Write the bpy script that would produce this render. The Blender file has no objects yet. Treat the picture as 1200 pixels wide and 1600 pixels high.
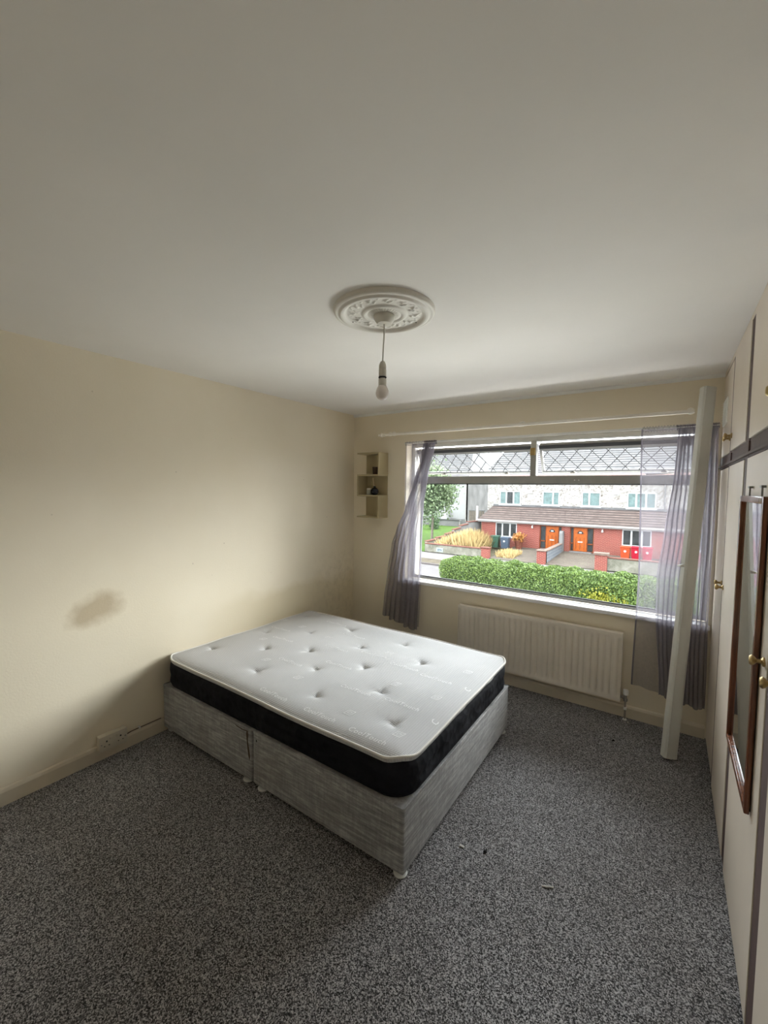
import bpy, bmesh, math, random
import numpy as np
from mathutils import Vector, Matrix

# ------------------------------------------------------------------ camera, sky, exposure
SC = bpy.context.scene
COL = SC.collection
cam_d = bpy.data.cameras.new('camera'); cam = bpy.data.objects.new('camera', cam_d); COL.objects.link(cam)
cam_d.sensor_fit = 'VERTICAL'; cam_d.sensor_height = 24.0; cam_d.lens = 650.997 / 1600 * 24.0
cam_d.clip_start = 0.03; cam_d.clip_end = 400
_r = Vector((0.8241637, 0.5662231, 0.0120651)); _u = Vector((-0.0414097, 0.0390002, 0.9983808)); _f = Vector((-0.5648357, 0.8233288, -0.0555896))
_m = Matrix((_r, _u, -_f)).transposed().to_4x4(); _m.translation = Vector((2.7532, -3.44766, 1.63967))
cam.matrix_world = _m
SC.camera = cam

SKY = 8.5
world = bpy.data.worlds.new('overcast_sky'); SC.world = world; world.use_nodes = True
wn = world.node_tree; wn.nodes.clear()
wo = wn.nodes.new('ShaderNodeOutputWorld'); wb = wn.nodes.new('ShaderNodeBackground')
wt = wn.nodes.new('ShaderNodeTexCoord'); ws = wn.nodes.new('ShaderNodeSeparateXYZ'); wr = wn.nodes.new('ShaderNodeValToRGB')
wn.links.new(wt.outputs['Generated'], ws.inputs[0]); wn.links.new(ws.outputs['Z'], wr.inputs[0])
wr.color_ramp.elements[0].position = 0.0; wr.color_ramp.elements[0].color = (0.80, 0.84, 0.90, 1)
wr.color_ramp.elements[1].position = 1.0; wr.color_ramp.elements[1].color = (0.95, 0.98, 1.0, 1)
wn.links.new(wr.outputs[0], wb.inputs[0]); wb.inputs[1].default_value = SKY
wn.links.new(wb.outputs[0], wo.inputs[0])

sun_d = bpy.data.lights.new('hazy_sun', 'SUN'); sun_d.energy = 7.5; sun_d.angle = math.radians(60); sun_d.color = (1.0, 0.97, 0.92)
sun = bpy.data.objects.new('hazy_sun', sun_d); COL.objects.link(sun)
_sd = Vector((-1.05, -0.95, -0.53)).normalized()          # soft light through cloud, from the street side and the right
sun.rotation_euler = _sd.to_track_quat('-Z', 'Y').to_euler()

pd = bpy.data.lights.new('window_portal', 'AREA'); pd.shape = 'RECTANGLE'; pd.size = 2.3; pd.size_y = 1.32
pd.cycles.is_portal = True
po = bpy.data.objects.new('window_portal', pd); COL.objects.link(po); po.location = (1.815, 0.29, 1.42); po.rotation_euler = (math.radians(-90), 0, 0)

SC.view_settings.view_transform = 'Standard'; SC.view_settings.look = 'None'
SC.view_settings.exposure = 0.78; SC.view_settings.gamma = 1.0; SC.view_settings.use_curve_mapping = False
SC.cycles.max_bounces = 14; SC.cycles.diffuse_bounces = 9; SC.cycles.glossy_bounces = 4
SC.cycles.transparent_max_bounces = 24; SC.cycles.transmission_bounces = 6
SC.cycles.sample_clamp_indirect = 6.0; SC.cycles.use_denoising = True

R_ = random.Random(7)
NP = np.random.RandomState(11)

# ------------------------------------------------------------------ materials
class NT:
    def __init__(s, name):
        s.m = bpy.data.materials.new(name); s.m.use_nodes = True; s.t = s.m.node_tree; s.t.nodes.clear()
        s.out = s.n('OutputMaterial')
    def n(s, typ, **kw):
        x = s.t.nodes.new('ShaderNode' + typ)
        for k, v in kw.items():
            if k in x.inputs and not hasattr(x, k): x.inputs[k].default_value = v
            else: setattr(x, k, v)
        return x
    def l(s, a, b): s.t.links.new(a, b)
    def coords(s, scale=(1, 1, 1), swap=None):
        tc = s.n('TexCoord'); v = tc.outputs['Object']
        if swap:
            sp = s.n('SeparateXYZ'); cb = s.n('CombineXYZ'); s.l(v, sp.inputs[0])
            for i, a in enumerate(swap):
                s.l(sp.outputs['XYZ'.index(a)], cb.inputs[i])
            v = cb.outputs[0]
        mp = s.n('Mapping'); mp.inputs['Scale'].default_value = scale; s.l(v, mp.inputs[0]); return mp.outputs[0]
    def noise(s, vec, scale, detail=3, rough=.5):
        x = s.n('TexNoise'); x.inputs['Scale'].default_value = scale; x.inputs['Detail'].default_value = detail; x.inputs['Roughness'].default_value = rough
        s.l(vec, x.inputs['Vector']); return x.outputs['Fac']
    def ramp(s, fac, stops, interp='LINEAR'):
        x = s.n('ValToRGB'); x.color_ramp.interpolation = interp
        e = x.color_ramp.elements
        while len(e) < len(stops): e.new(0.5)
        for i, (p, c) in enumerate(stops):
            e[i].position = p; e[i].color = (c if isinstance(c, tuple) else (c, c, c)) + (1,)
        s.l(fac, x.inputs[0]); return x.outputs[0]
    def math(s, op, a, b=None, clamp=False):
        x = s.n('Math', operation=op); x.use_clamp = clamp
        for i, v in enumerate((a, b)):
            if v is None: continue
            if isinstance(v, (int, float)): x.inputs[i].default_value = v
            else: s.l(v, x.inputs[i])
        return x.outputs[0]
    def mix(s, fac, a, b):
        x = s.n('MixRGB')
        for i, v in zip((0, 1, 2), (fac, a, b)):
            if isinstance(v, (int, float)): x.inputs[i].default_value = v
            elif isinstance(v, tuple): x.inputs[i].default_value = v + (1,)
            else: s.l(v, x.inputs[i])
        return x.outputs[0]
    def bsdf(s, color, rough=.6, metal=0., spec=.5, bump=None, bstr=.2, bdist=.01, **kw):
        b = s.n('BsdfPrincipled')
        if isinstance(color, tuple): b.inputs['Base Color'].default_value = color + (1,)
        else: s.l(color, b.inputs['Base Color'])
        if isinstance(rough, (int, float)): b.inputs['Roughness'].default_value = rough
        else: s.l(rough, b.inputs['Roughness'])
        b.inputs['Metallic'].default_value = metal; b.inputs['Specular IOR Level'].default_value = spec
        for k, v in kw.items(): b.inputs[k.replace('_', ' ')].default_value = v
        if bump is not None:
            bp = s.n('Bump'); bp.inputs['Strength'].default_value = bstr; bp.inputs['Distance'].default_value = bdist
            s.l(bump, bp.inputs['Height']); s.l(bp.outputs[0], b.inputs['Normal'])
        return b.outputs[0]
    def done(s, sh): s.l(sh, s.out.inputs[0]); return s.m

TONE = 1.0
def simple(name, c, rough=.6, metal=0., spec=.5, var=.06, vs=8., bump=.05, bs=60., bd=.002):
    t = NT(name); v = t.coords()
    n1 = t.noise(v, vs, 4)
    c = tuple(x * TONE for x in c)
    if TONE < 1: spec = min(spec, .12)
    lo = tuple(max(0, x * (1 - var)) for x in c); hi = tuple(min(1, x * (1 + var)) for x in c)
    col = t.ramp(n1, [(.3, lo), (.7, hi)])
    return t.done(t.bsdf(col, rough, metal, spec, t.noise(v, bs, 2) if bump else None, bump, bd))

M = {}
# walls: cream emulsion
def wall_mat(name, stains=False):
    t = NT(name); v = t.coords()
    col = t.ramp(t.noise(v, 1.3, 4), [(.3, (.79, .71, .555)), (.7, (.84, .765, .62))])
    if stains:
        def blob(y, z, ry, rz, soft):
            sp = t.n('SeparateXYZ'); t.l(v, sp.inputs[0])
            wob = t.math('MULTIPLY', t.math('SUBTRACT', t.noise(v, 9, 4), .5), .9)
            a = t.math('DIVIDE', t.math('SUBTRACT', sp.outputs[1], y), ry); b = t.math('DIVIDE', t.math('SUBTRACT', sp.outputs[2], z), rz)
            # sheared towards the low left
            a = t.math('SUBTRACT', a, t.math('MULTIPLY', b, .35))
            d = t.math('ADD', t.math('SQRT', t.math('ADD', t.math('MULTIPLY', a, a), t.math('MULTIPLY', b, b))), wob)
            return t.ramp(d, [(1 - soft, 1.), (1., 0.)])
        col = t.mix(t.math('MULTIPLY', blob(-2.405, .915, .165, .115, .55), .62), col, (.40, .30, .165))
        # faint damp tide mark above the mattress and freckles of mould in the corner
        sp = t.n('SeparateXYZ'); t.l(v, sp.inputs[0])
        edge = t.math('ADD', .80, t.math('MULTIPLY', t.math('SUBTRACT', t.noise(v, 2.4, 3), .5), .35))
        below = t.math('MULTIPLY', t.math('SUBTRACT', edge, sp.outputs[2]), 10., True)
        yy = t.math('MULTIPLY', t.math('ADD', sp.outputs[1], 1.75), 1.6, True)
        col = t.mix(t.math('MULTIPLY', t.math('MULTIPLY', below, yy), .45), col, (.62, .52, .31))
        near = t.math('MULTIPLY', t.math('ADD', sp.outputs[1], .75), 2.2, True)
        low = t.math('MULTIPLY', t.math('SUBTRACT', 1.15, sp.outputs[2]), 3.0, True)
        fre = t.ramp(t.noise(v, 16, 6, .7), [(.45, 0.), (.62, 1.)])
        col = t.mix(t.math('MULTIPLY', t.math('MULTIPLY', near, low), t.math('MULTIPLY', fre, .2)), col, (.36, .30, .20))
        spk = t.n('TexVoronoi'); spk.inputs['Scale'].default_value = 5.; t.l(v, spk.inputs['Vector'])
        dots = t.ramp(spk.outputs['Distance'], [(.02, 1.), (.035, 0.)])
        col = t.mix(t.math('MULTIPLY', dots, .35), col, (.35, .27, .18))
    b = t.math('ADD', t.noise(v, 90, 3), t.math('MULTIPLY', t.noise(v, 6, 2), 1.2))
    return t.done(t.bsdf(col, .62, 0, .3, b, .12, .004))
M['wall'] = wall_mat('cream_wall_paint'); M['wall_left'] = wall_mat('cream_wall_paint_stained', True)
M['ceiling'] = simple('white_ceiling_paint', (.84, .82, .79), .8, spec=.2, var=.03, vs=1.5, bump=.08, bs=50)
M['plaster'] = simple('white_plaster', (.76, .74, .69), .6, spec=.3, var=.03, bump=.05)
M['gloss'] = simple('cream_gloss_paint', (.66, .59, .47), .35, var=.08, vs=5)
M['white_gloss'] = simple('white_gloss_paint', (.80, .80, .78), .35, var=.04, vs=6)
M['sill'] = simple('white_sill_board', (.90, .90, .90), .3, var=.03)
# carpet
t = NT('grey_flecked_carpet'); v = t.coords()
vo = t.n('TexVoronoi'); vo.inputs['Scale'].default_value = 290.; t.l(v, vo.inputs['Vector'])
vb = t.n('SeparateColor'); t.l(vo.outputs['Color'], vb.inputs[0])
fl = t.math('ADD', t.math('MULTIPLY', vb.outputs[0], .55), t.math('MULTIPLY', t.noise(v, 150, 3, .7), .55))
c1 = t.ramp(fl, [(.30, (.008, .0078, .0078)), (.50, (.088, .085, .088)), (.80, (.53, .52, .54))])
big = t.ramp(t.noise(v, 1.6, 4), [(.35, (.82, .80, .78)), (.65, (1, 1, 1))])
x = t.n('MixRGB', blend_type='MULTIPLY'); x.inputs[0].default_value = 1; t.l(c1, x.inputs[1]); t.l(big, x.inputs[2])
M['carpet'] = t.done(t.bsdf(x.outputs[0], .95, 0, .1, fl, .9, .006, Sheen_Weight=.2))
# mattress knit
t = NT('white_mattress_knit'); v = t.coords()
w1 = t.n('TexWave', wave_type='BANDS', bands_direction='X'); w1.inputs['Scale'].default_value = 26.; w1.inputs['Distortion'].default_value = .6; w1.inputs['Detail'].default_value = 1.; w1.inputs['Detail Scale'].default_value = 3.; t.l(v, w1.inputs['Vector'])
w2 = t.n('TexWave', wave_type='BANDS', bands_direction='Y'); w2.inputs['Scale'].default_value = 34.; t.l(v, w2.inputs['Vector'])
kn = t.math('MULTIPLY', t.math('ADD', w1.outputs['Fac'], .35), t.math('ADD', w2.outputs['Fac'], .5))
col = t.ramp(kn, [(.1, (.46, .46, .475)), (1., (.575, .575, .59))])
grey = t.ramp(t.noise(v, 2.0, 5, .6), [(.42, 0.), (.62, 1.)]); col = t.mix(t.math('MULTIPLY', grey, .22), col, (.37, .385, .39))
sp = t.n('SeparateXYZ'); t.l(v, sp.inputs[0])
yel = t.math('MULTIPLY', t.math('MULTIPLY', t.math('SUBTRACT', -1.86, sp.outputs[1]), 8., True), t.ramp(t.noise(v, 3.5, 3), [(.35, 0.), (.6, 1.)]))
col = t.mix(t.math('MULTIPLY', yel, .42), col, (.42, .35, .25))
M['knit'] = t.done(t.bsdf(col, .9, 0, .15, kn, .35, .003))
t = NT('black_mattress_border'); v = t.coords()
dm = t.n('TexVoronoi'); dm.inputs['Scale'].default_value = 22.; t.l(v, dm.inputs['Vector'])
M['black_fab'] = t.done(t.bsdf(t.ramp(dm.outputs['Distance'], [(.0, (.004, .004, .006)), (.6, (.009, .009, .013))]), .85, 0, .2, dm.outputs['Distance'], .5, .012))
M['piping'] = simple('cream_piping', (.72, .70, .66), .8, spec=.2)
M['letter'] = simple('raised_white_stitching', (.78, .78, .79), .7, spec=.3, var=.02)
# velvet base
t = NT('silver_crushed_velvet'); v = t.coords((1, 1, 1))
v2 = t.coords((6, 6, 60)); v3 = t.coords((30, 30, 5))
a = t.noise(v2, 1.2, 6, .7); b = t.noise(v3, 2.5, 5, .7)
f = t.math('ADD', t.math('MULTIPLY', a, .72), t.math('MULTIPLY', b, .28))
col = t.ramp(f, [(.36, (.15, .15, .155)), (.5, (.27, .27, .275)), (.62, (.46, .46, .47))])
dirt = t.ramp(t.noise(v, 4.5, 5, .6), [(.48, 0.), (.7, 1.)]); col = t.mix(t.math('MULTIPLY', dirt, .3), col, (.12, .095, .075))
M['velvet'] = t.done(t.bsdf(col, .75, 0, .3, f, .35, .003, Sheen_Weight=.3))
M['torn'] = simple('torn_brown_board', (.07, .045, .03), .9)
M['dark'] = simple('near_black', (.012, .012, .012), .6)
M['glide'] = simple('pale_plastic_glide', (.72, .73, .72), .25)
M['rad'] = simple('cream_radiator_enamel', (.83, .77, .68), .35, var=.04)
M['brass'] = simple('aged_brass', (.42, .30, .13), .38, metal=.85, var=.2, vs=40)
M['steel'] = simple('dull_steel', (.30, .29, .27), .4, metal=.8, var=.2)
M['copper'] = simple('painted_pipe', (.30, .26, .22), .5)
M['door'] = simple('grey_cream_wardrobe_board', (.66, .58, .49), .42, var=.05, vs=2.5, bump=.1, bs=120)
M['plum'] = simple('plum_brown_strip', (.075, .042, .036), .7, var=.15, vs=15)
M['frame_al'] = simple('grey_aluminium_frame', (.40, .40, .385), .4, metal=.25, var=.08, vs=10)
M['sash_al'] = simple('pale_sash_frame', (.30, .305, .30), .4, var=.05)
M['rubber'] = simple('black_gasket', (.02, .02, .022), .5)
M['lead'] = simple('dark_lead_strip', (.05, .05, .055), .5, metal=.3)
M['rod'] = simple('white_curtain_pole', (.88, .84, .76), .35)
M['shelf'] = simple('cream_lacquered_shelf', (.43, .36, .21), .45, var=.05)
M['plastic'] = simple('white_plastic', (.66, .64, .58), .35, var=.03)
M['casing'] = simple('off_white_plastic_casing', (.66, .66, .62), .4, var=.05, vs=3)
M['socket'] = simple('old_white_socket_plastic', (.62, .57, .47), .35, var=.04)
M['bulb'] = simple('frosted_bulb', (.80, .74, .71), .25, var=.01, bump=0)
M['vent'] = simple('white_vent_plastic', (.92, .92, .88), .4, var=.03)
M['darkglass'] = simple('dark_glazed_ceramic', (.012, .013, .022), .12, var=.2)
M['jar'] = simple('cloudy_jar', (.42, .40, .33), .2)
M['straw'] = simple('pale_reed', (.55, .45, .30), .7)
t = NT('varnished_wood'); v = t.coords((30, 30, 2.))
M['wood'] = t.done(t.bsdf(t.ramp(t.noise(v, 2.2, 5, .6), [(.35, (.10, .03, .013)), (.65, (.24, .085, .038))]), .22, 0, .6, t.noise(v, 3, 3), .1, .002))
t = NT('mirror_silver'); g = t.n('BsdfGlossy'); g.inputs['Roughness'].default_value = .015; g.inputs['Color'].default_value = (.86, .88, .89, 1); M['mirror'] = t.done(g.outputs[0])
def glass_mat(name, tint=(.95, .97, .96)):
    t = NT(name); tr = t.n('BsdfTransparent'); tr.inputs[0].default_value = tint + (1,)
    g = t.n('BsdfGlossy'); g.inputs['Roughness'].default_value = .02; fr = t.n('Fresnel'); fr.inputs['IOR'].default_value = 1.35
    mx = t.n('MixShader'); t.l(fr.outputs[0], mx.inputs[0]); t.l(tr.outputs[0], mx.inputs[1]); t.l(g.outputs[0], mx.inputs[2]); return t.done(mx.outputs[0])
M['glass'] = glass_mat('window_glass')
def sheer(name, fac, c):
    t = NT(name); v = t.coords()
    tr = t.n('BsdfTransparent'); df = t.n('BsdfDiffuse'); tl = t.n('BsdfTranslucent')
    df.inputs[0].default_value = c + (1,); tl.inputs[0].default_value = c + (1,)
    m1 = t.n('MixShader'); m1.inputs[0].default_value = .5; t.l(df.outputs[0], m1.inputs[1]); t.l(tl.outputs[0], m1.inputs[2])
    n = t.noise(v, 55, 4, .75)
    f = t.ramp(n, [(.35, max(0, fac - .035)), (.65, min(1, fac + .035))])
    m2 = t.n('MixShader'); t.l(f, m2.inputs[0]); t.l(tr.outputs[0], m2.inputs[1]); t.l(m1.outputs[0], m2.inputs[2])
    return t.done(m2.outputs[0])
M['sheer'] = sheer('grey_voile', .40, (.33, .31, .36)); M['sheer_g'] = sheer('gathered_grey_voile', .64, (.31, .29, .34)); M['sheer_l'] = sheer('loose_grey_voile', .56, (.33, .31, .36)); M['sheer_hem'] = sheer('grey_voile_hem', .80, (.22, .205, .24))
# outside: matt materials, colours darkened to offset the exposure raised for the room
TONE = 0.80
def brick_mat(name, c1, c2, mort, bw=.225, bh=.075, swap='XZY', bump=.4):
    c1, c2, mort = [tuple(x * TONE for x in c) for c in (c1, c2, mort)]
    t = NT(name); v = t.coords(swap=swap); b = t.n('TexBrick'); t.l(v, b.inputs['Vector'])
    b.inputs['Color1'].default_value = c1 + (1,); b.inputs['Color2'].default_value = c2 + (1,); b.inputs['Mortar'].default_value = mort + (1,)
    b.inputs['Scale'].default_value = 1.; b.inputs['Brick Width'].default_value = bw; b.inputs['Row Height'].default_value = bh; b.inputs['Mortar Size'].default_value = .013 if bh < .1 else .014
    return t.done(t.bsdf(b.outputs['Color'], .85, 0, .2, b.outputs['Fac'], -bump, .01))
M['brick'] = brick_mat('red_brick', (.135, .021, .015), (.10, .016, .012), (.25, .11, .088))
M['brick_side'] = brick_mat('red_brick_side', (.17, .034, .022), (.14, .027, .017), (.21, .105, .08), swap='YZX')
M['block'] = brick_mat('grey_block', (.08, .09, .105), (.10, .11, .125), (.17, .17, .17), .44, .215, 'YZX')
t = NT('pebbledash'); v = t.coords(); n = t.noise(v, 8, 6, .8)
M['dash'] = t.done(t.bsdf(t.ramp(n, [(.38, (.06, .045, .037)), (.47, (.165, .155, .143)), (.6, (.225, .217, .206))]), .9, 0, .1, t.noise(v, 40, 2), .5, .02))
M['render_w'] = simple('white_render', (.25, .25, .25), .85, var=.05, vs=3)
M['render_g'] = simple('grey_render', (.13, .127, .125), .9, var=.25, vs=1.2)
t = NT('old_boundary_render'); v = t.coords(); M['render_old'] = t.done(t.bsdf(t.ramp(t.noise(v, 2.2, 6, .7), [(.3, (.06, .06, .045)), (.5, (.11, .105, .085)), (.68, (.16, .15, .13))]), .95, 0, .1, t.noise(v, 30, 3), .4, .02))
t = NT('roof_tile_grey'); v = t.coords(); M['tile_g'] = t.done(t.bsdf(t.ramp(t.noise(v, 3, 6, .7), [(.3, (.042, .041, .042)), (.7, (.085, .082, .085))]), .8, 0, .2, t.noise(v, 20, 3), .3, .02))
t = NT('roof_tile_brown'); v = t.coords(swap='XZY'); b = t.n('TexBrick'); t.l(v, b.inputs['Vector']); b.inputs['Scale'].default_value = 1.
b.inputs['Brick Width'].default_value = .34; b.inputs['Row Height'].default_value = .17; b.inputs['Mortar Size'].default_value = .01
b.inputs['Color1'].default_value = (.026, .016, .014, 1); b.inputs['Color2'].default_value = (.045, .033, .03, 1); b.inputs['Mortar'].default_value = (.025, .017, .015, 1)
M['tile_b'] = t.done(t.bsdf(t.mix(t.math('MULTIPLY', t.noise(v, 2.5, 5, .7), .55), b.outputs['Color'], (.055, .047, .044)), .8, 0, .2))
M['gable'] = simple('weathered_grey_gable', (.075, .074, .074), .9, var=.3, vs=.8)
M['tile_lip'] = simple('pale_tile_edge', (.14, .105, .095), .8, var=.35, vs=4)  # paler than the tile faces, so each course shows as a line
M['upvc'] = simple('white_upvc', (.36, .37, .37), .4, var=.03)
M['gutter'] = simple('cream_gutter', (.24, .225, .215), .5, var=.05)
M['gutter_pink'] = simple('pinkish_gutter', (.24, .155, .14), .5, var=.1)
M['cop'] = simple('terracotta_coping', (.10, .043, .033), .85, var=.2, vs=6)
M['cop_pale'] = simple('pale_concrete_coping', (.12, .085, .07), .85, var=.2, vs=6)
M['pane_dark'] = simple('dark_window_pane', (.022, .024, .025), .35, var=.5, vs=2, bump=0)
M['pane_green'] = simple('netted_window_pane', (.085, .12, .118), .5, var=.25, vs=4, bump=0)
M['odoor'] = simple('orange_wood_door', (.25, .058, .010), .4, var=.12, vs=6)
M['odoor_dk'] = simple('orange_wood_frame', (.14, .035, .010), .5, var=.12, vs=6)
M['near_bounce'] = simple('bounce_bright_concrete', (.86, .82, .77), .9, var=.05, vs=1)  # extra bright so the unseen ground bounces light into the room
M['road'] = simple('pale_tarmac', (.085, .078, .08), .9, var=.12, vs=2)
M['path'] = simple('pale_concrete_path', (.12, .11, .108), .9, var=.1, vs=1.5)
M['kerb'] = simple('kerb_stone', (.08, .07, .068), .9, var=.2, vs=5)
t = NT('weathered_cobble_drive'); v = t.coords(); b = t.n('TexBrick'); t.l(v, b.inputs['Vector']); b.inputs['Scale'].default_value = 1.; b.inputs['Brick Width'].default_value = .4; b.inputs['Row Height'].default_value = .4
b.inputs['Color1'].default_value = (.062, .046, .040, 1); b.inputs['Color2'].default_value = (.045, .034, .030, 1); b.inputs['Mortar'].default_value = (.035, .036, .022, 1); b.inputs['Mortar Size'].default_value = .02
M['drive'] = t.done(t.bsdf(t.mix(t.ramp(t.noise(v, 1.3, 5, .7), [(.4, 0.), (.65, .6)]), b.outputs['Color'], (.075, .066, .05)), .9, 0, .2))
M['grass'] = simple('mown_grass', (.035, .07, .008), .9, var=.3, vs=4, bump=.5, bs=30, bd=.03)
M['verge'] = simple('worn_verge', (.055, .045, .032), .95, var=.35, vs=2, bump=.5, bs=20, bd=.03)
M['soil'] = simple('garden_soil', (.04, .035, .022), .95, var=.3, vs=2)
def leaf_mat(name, a, b, sc=3.):
    a, b = [tuple(x * TONE for x in c) for c in (a, b)]
    t = NT(name); g = t.n('NewGeometry'); c = t.ramp(g.outputs['Random Per Island'], [(0., a), (1., b)])
    s1 = t.bsdf(c, .55, 0, .3); tl = t.n('BsdfTranslucent'); t.l(c, tl.inputs[0]); mx = t.n('MixShader'); mx.inputs[0].default_value = .3
    t.l(s1, mx.inputs[1]); t.l(tl.outputs[0], mx.inputs[2]); return t.done(mx.outputs[0])
M['leaf'] = leaf_mat('privet_leaf', (.03, .06, .012), (.13, .19, .045))
M['leaf_y'] = leaf_mat('yellow_leaf', (.14, .155, .012), (.24, .23, .025))
M['leaf_t'] = leaf_mat('tree_leaf', (.05, .08, .035), (.20, .26, .14))
M['leaf_d'] = leaf_mat('dark_conifer_leaf', (.03, .07, .03), (.12, .19, .08))
M['dry'] = leaf_mat('straw_grass_blade', (.26, .175, .07), (.52, .39, .19))
M['core'] = simple('shaded_twigs', (.035, .06, .02), .95)
M['bark'] = simple('grey_bark', (.13, .11, .09), .9, var=.3)
M['bin_g'] = simple('dark_green_bin', (.03, .07, .05), .4); M['bin_b'] = simple('slate_blue_bin', (.045, .06, .085), .4)
M['bin_r'] = simple('crimson_bin', (.22, .006, .017), .4); M['bin_o'] = simple('orange_red_bin', (.27, .04, .014), .4)
M['pot'] = simple('terracotta_planter', (.12, .042, .028), .8); M['flower'] = leaf_mat('orange_petal', (.30, .10, .02), (.36, .19, .06))
M['sticker'] = simple('white_sticker_and_glint', (.40, .40, .39), .5)
M['sign'] = simple('pale_road_sign', (.20, .23, .22), .5, var=.03)
M['paper'] = simple('paper_scrap', (.70, .68, .64), .8)
M['crumb'] = simple('black_crumb', (.015, .014, .013), .8)

# ------------------------------------------------------------------ mesh helpers
class MB:
    def __init__(s): s.bm = bmesh.new()
    def box(s, x0, y0, z0, x1, y1, z1, bev=0., seg=1):
        vs = [s.bm.verts.new((x, y, z)) for x in (x0, x1) for y in (y0, y1) for z in (z0, z1)]
        q = [(0, 1, 3, 2), (4, 6, 7, 5), (0, 4, 5, 1), (2, 3, 7, 6), (0, 2, 6, 4), (1, 5, 7, 3)]
        fs = [s.bm.faces.new([vs[i] for i in f]) for f in q]
        if bev > 0:
            es = list({e for f in fs for e in f.edges})
            bmesh.ops.bevel(s.bm, geom=es, offset=bev, segments=seg, affect='EDGES', profile=.5)
        return s
    def hexa(s, pts):   # 8 points ordered as box corners
        vs = [s.bm.verts.new(p) for p in pts]
        for f in [(0, 1, 3, 2), (4, 6, 7, 5), (0, 4, 5, 1), (2, 3, 7, 6), (0, 2, 6, 4), (1, 5, 7, 3)]: s.bm.faces.new([vs[i] for i in f])
        return s
    def poly(s, pts): s.bm.faces.new([s.bm.verts.new(p) for p in pts]); return s
    def prism(s, prof, a, b, up=None):
        """extrude a 2-D profile (list of (u,v)) from point a to b"""
        a = Vector(a); b = Vector(b); w = (b - a).normalized(); up = Vector(up or (0, 0, 1)); uu = up.cross(w).normalized(); vv = w.cross(uu)
        A = [s.bm.verts.new(a + uu * p[0] + vv * p[1]) for p in prof]; B = [s.bm.verts.new(b + uu * p[0] + vv * p[1]) for p in prof]
        n = len(prof)
        for i in range(n): s.bm.faces.new((A[i], A[(i + 1) % n], B[(i + 1) % n], B[i]))
        s.bm.faces.new(A[::-1]); s.bm.faces.new(B); return s
    def tube(s, pts, r, n=10, cap=True):
        pts = [Vector(p) for p in pts]; rs = r if isinstance(r, (list, tuple)) else [r] * len(pts)
        rings = []; prev = None
        for i, p in enumerate(pts):
            d = (pts[min(i + 1, len(pts) - 1)] - pts[max(i - 1, 0)]).normalized()
            if prev is None: ref = Vector((0, 0, 1)) if abs(d.z) < .9 else Vector((1, 0, 0)); uu = ref.cross(d).normalized()
            else: uu = (prev - d * prev.dot(d)).normalized()
            prev = uu; vv = d.cross(uu)
            rings.append([s.bm.verts.new(p + (uu * math.cos(2 * math.pi * k / n) + vv * math.sin(2 * math.pi * k / n)) * rs[i]) for k in range(n)])
        for a, b in zip(rings, rings[1:]):
            for k in range(n): s.bm.faces.new((a[k], a[(k + 1) % n], b[(k + 1) % n], b[k]))
        if cap: s.bm.faces.new(rings[0][::-1]); s.bm.faces.new(rings[-1])
        return s
    def loop_tube(s, pts, r, n=6):
        pts = [Vector(p) for p in pts]; N = len(pts); rings = []
        for i, p in enumerate(pts):
            d = (pts[(i + 1) % N] - pts[i - 1]).normalized(); uu = Vector((0, 0, 1)).cross(d).normalized(); vv = d.cross(uu)
            rings.append([s.bm.verts.new(p + (uu * math.cos(2 * math.pi * k / n) + vv * math.sin(2 * math.pi * k / n)) * r) for k in range(n)])
        for i in range(N):
            a = rings[i]; b = rings[(i + 1) % N]
            for k in range(n): s.bm.faces.new((a[k], a[(k + 1) % n], b[(k + 1) % n], b[k]))
        return s
    def lathe(s, prof, c=(0, 0, 0), axis='z', n=32):
        """profile list of (radius, height)"""
        c = Vector(c); rings = []
        for r, h in prof:
            ring = []
            for k in range(n):
                a = 2 * math.pi * k / n; p = (r * math.cos(a), r * math.sin(a), h)
                if axis == 'x': p = (h, p[0], p[1])
                if axis == 'y': p = (p[0], h, p[1])
                ring.append(s.bm.verts.new(c + Vector(p)))
            rings.append(ring)
        for a, b in zip(rings, rings[1:]):
            for k in range(n): s.bm.faces.new((a[k], a[(k + 1) % n], b[(k + 1) % n], b[k]))
        s.bm.faces.new(rings[0][::-1]); s.bm.faces.new(rings[-1]); return s
    def grid(s, fn, nu, nv, wrap=False):
        g = [[s.bm.verts.new(fn(i / nu, j / nv)) for j in range(nv + 1)] for i in range(nu + (0 if wrap else 1))]
        for i in range(nu):
            for j in range(nv):
                a = g[i]; b = g[(i + 1) % len(g)]; s.bm.faces.new((a[j], b[j], b[j + 1], a[j + 1]))
        return s

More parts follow.
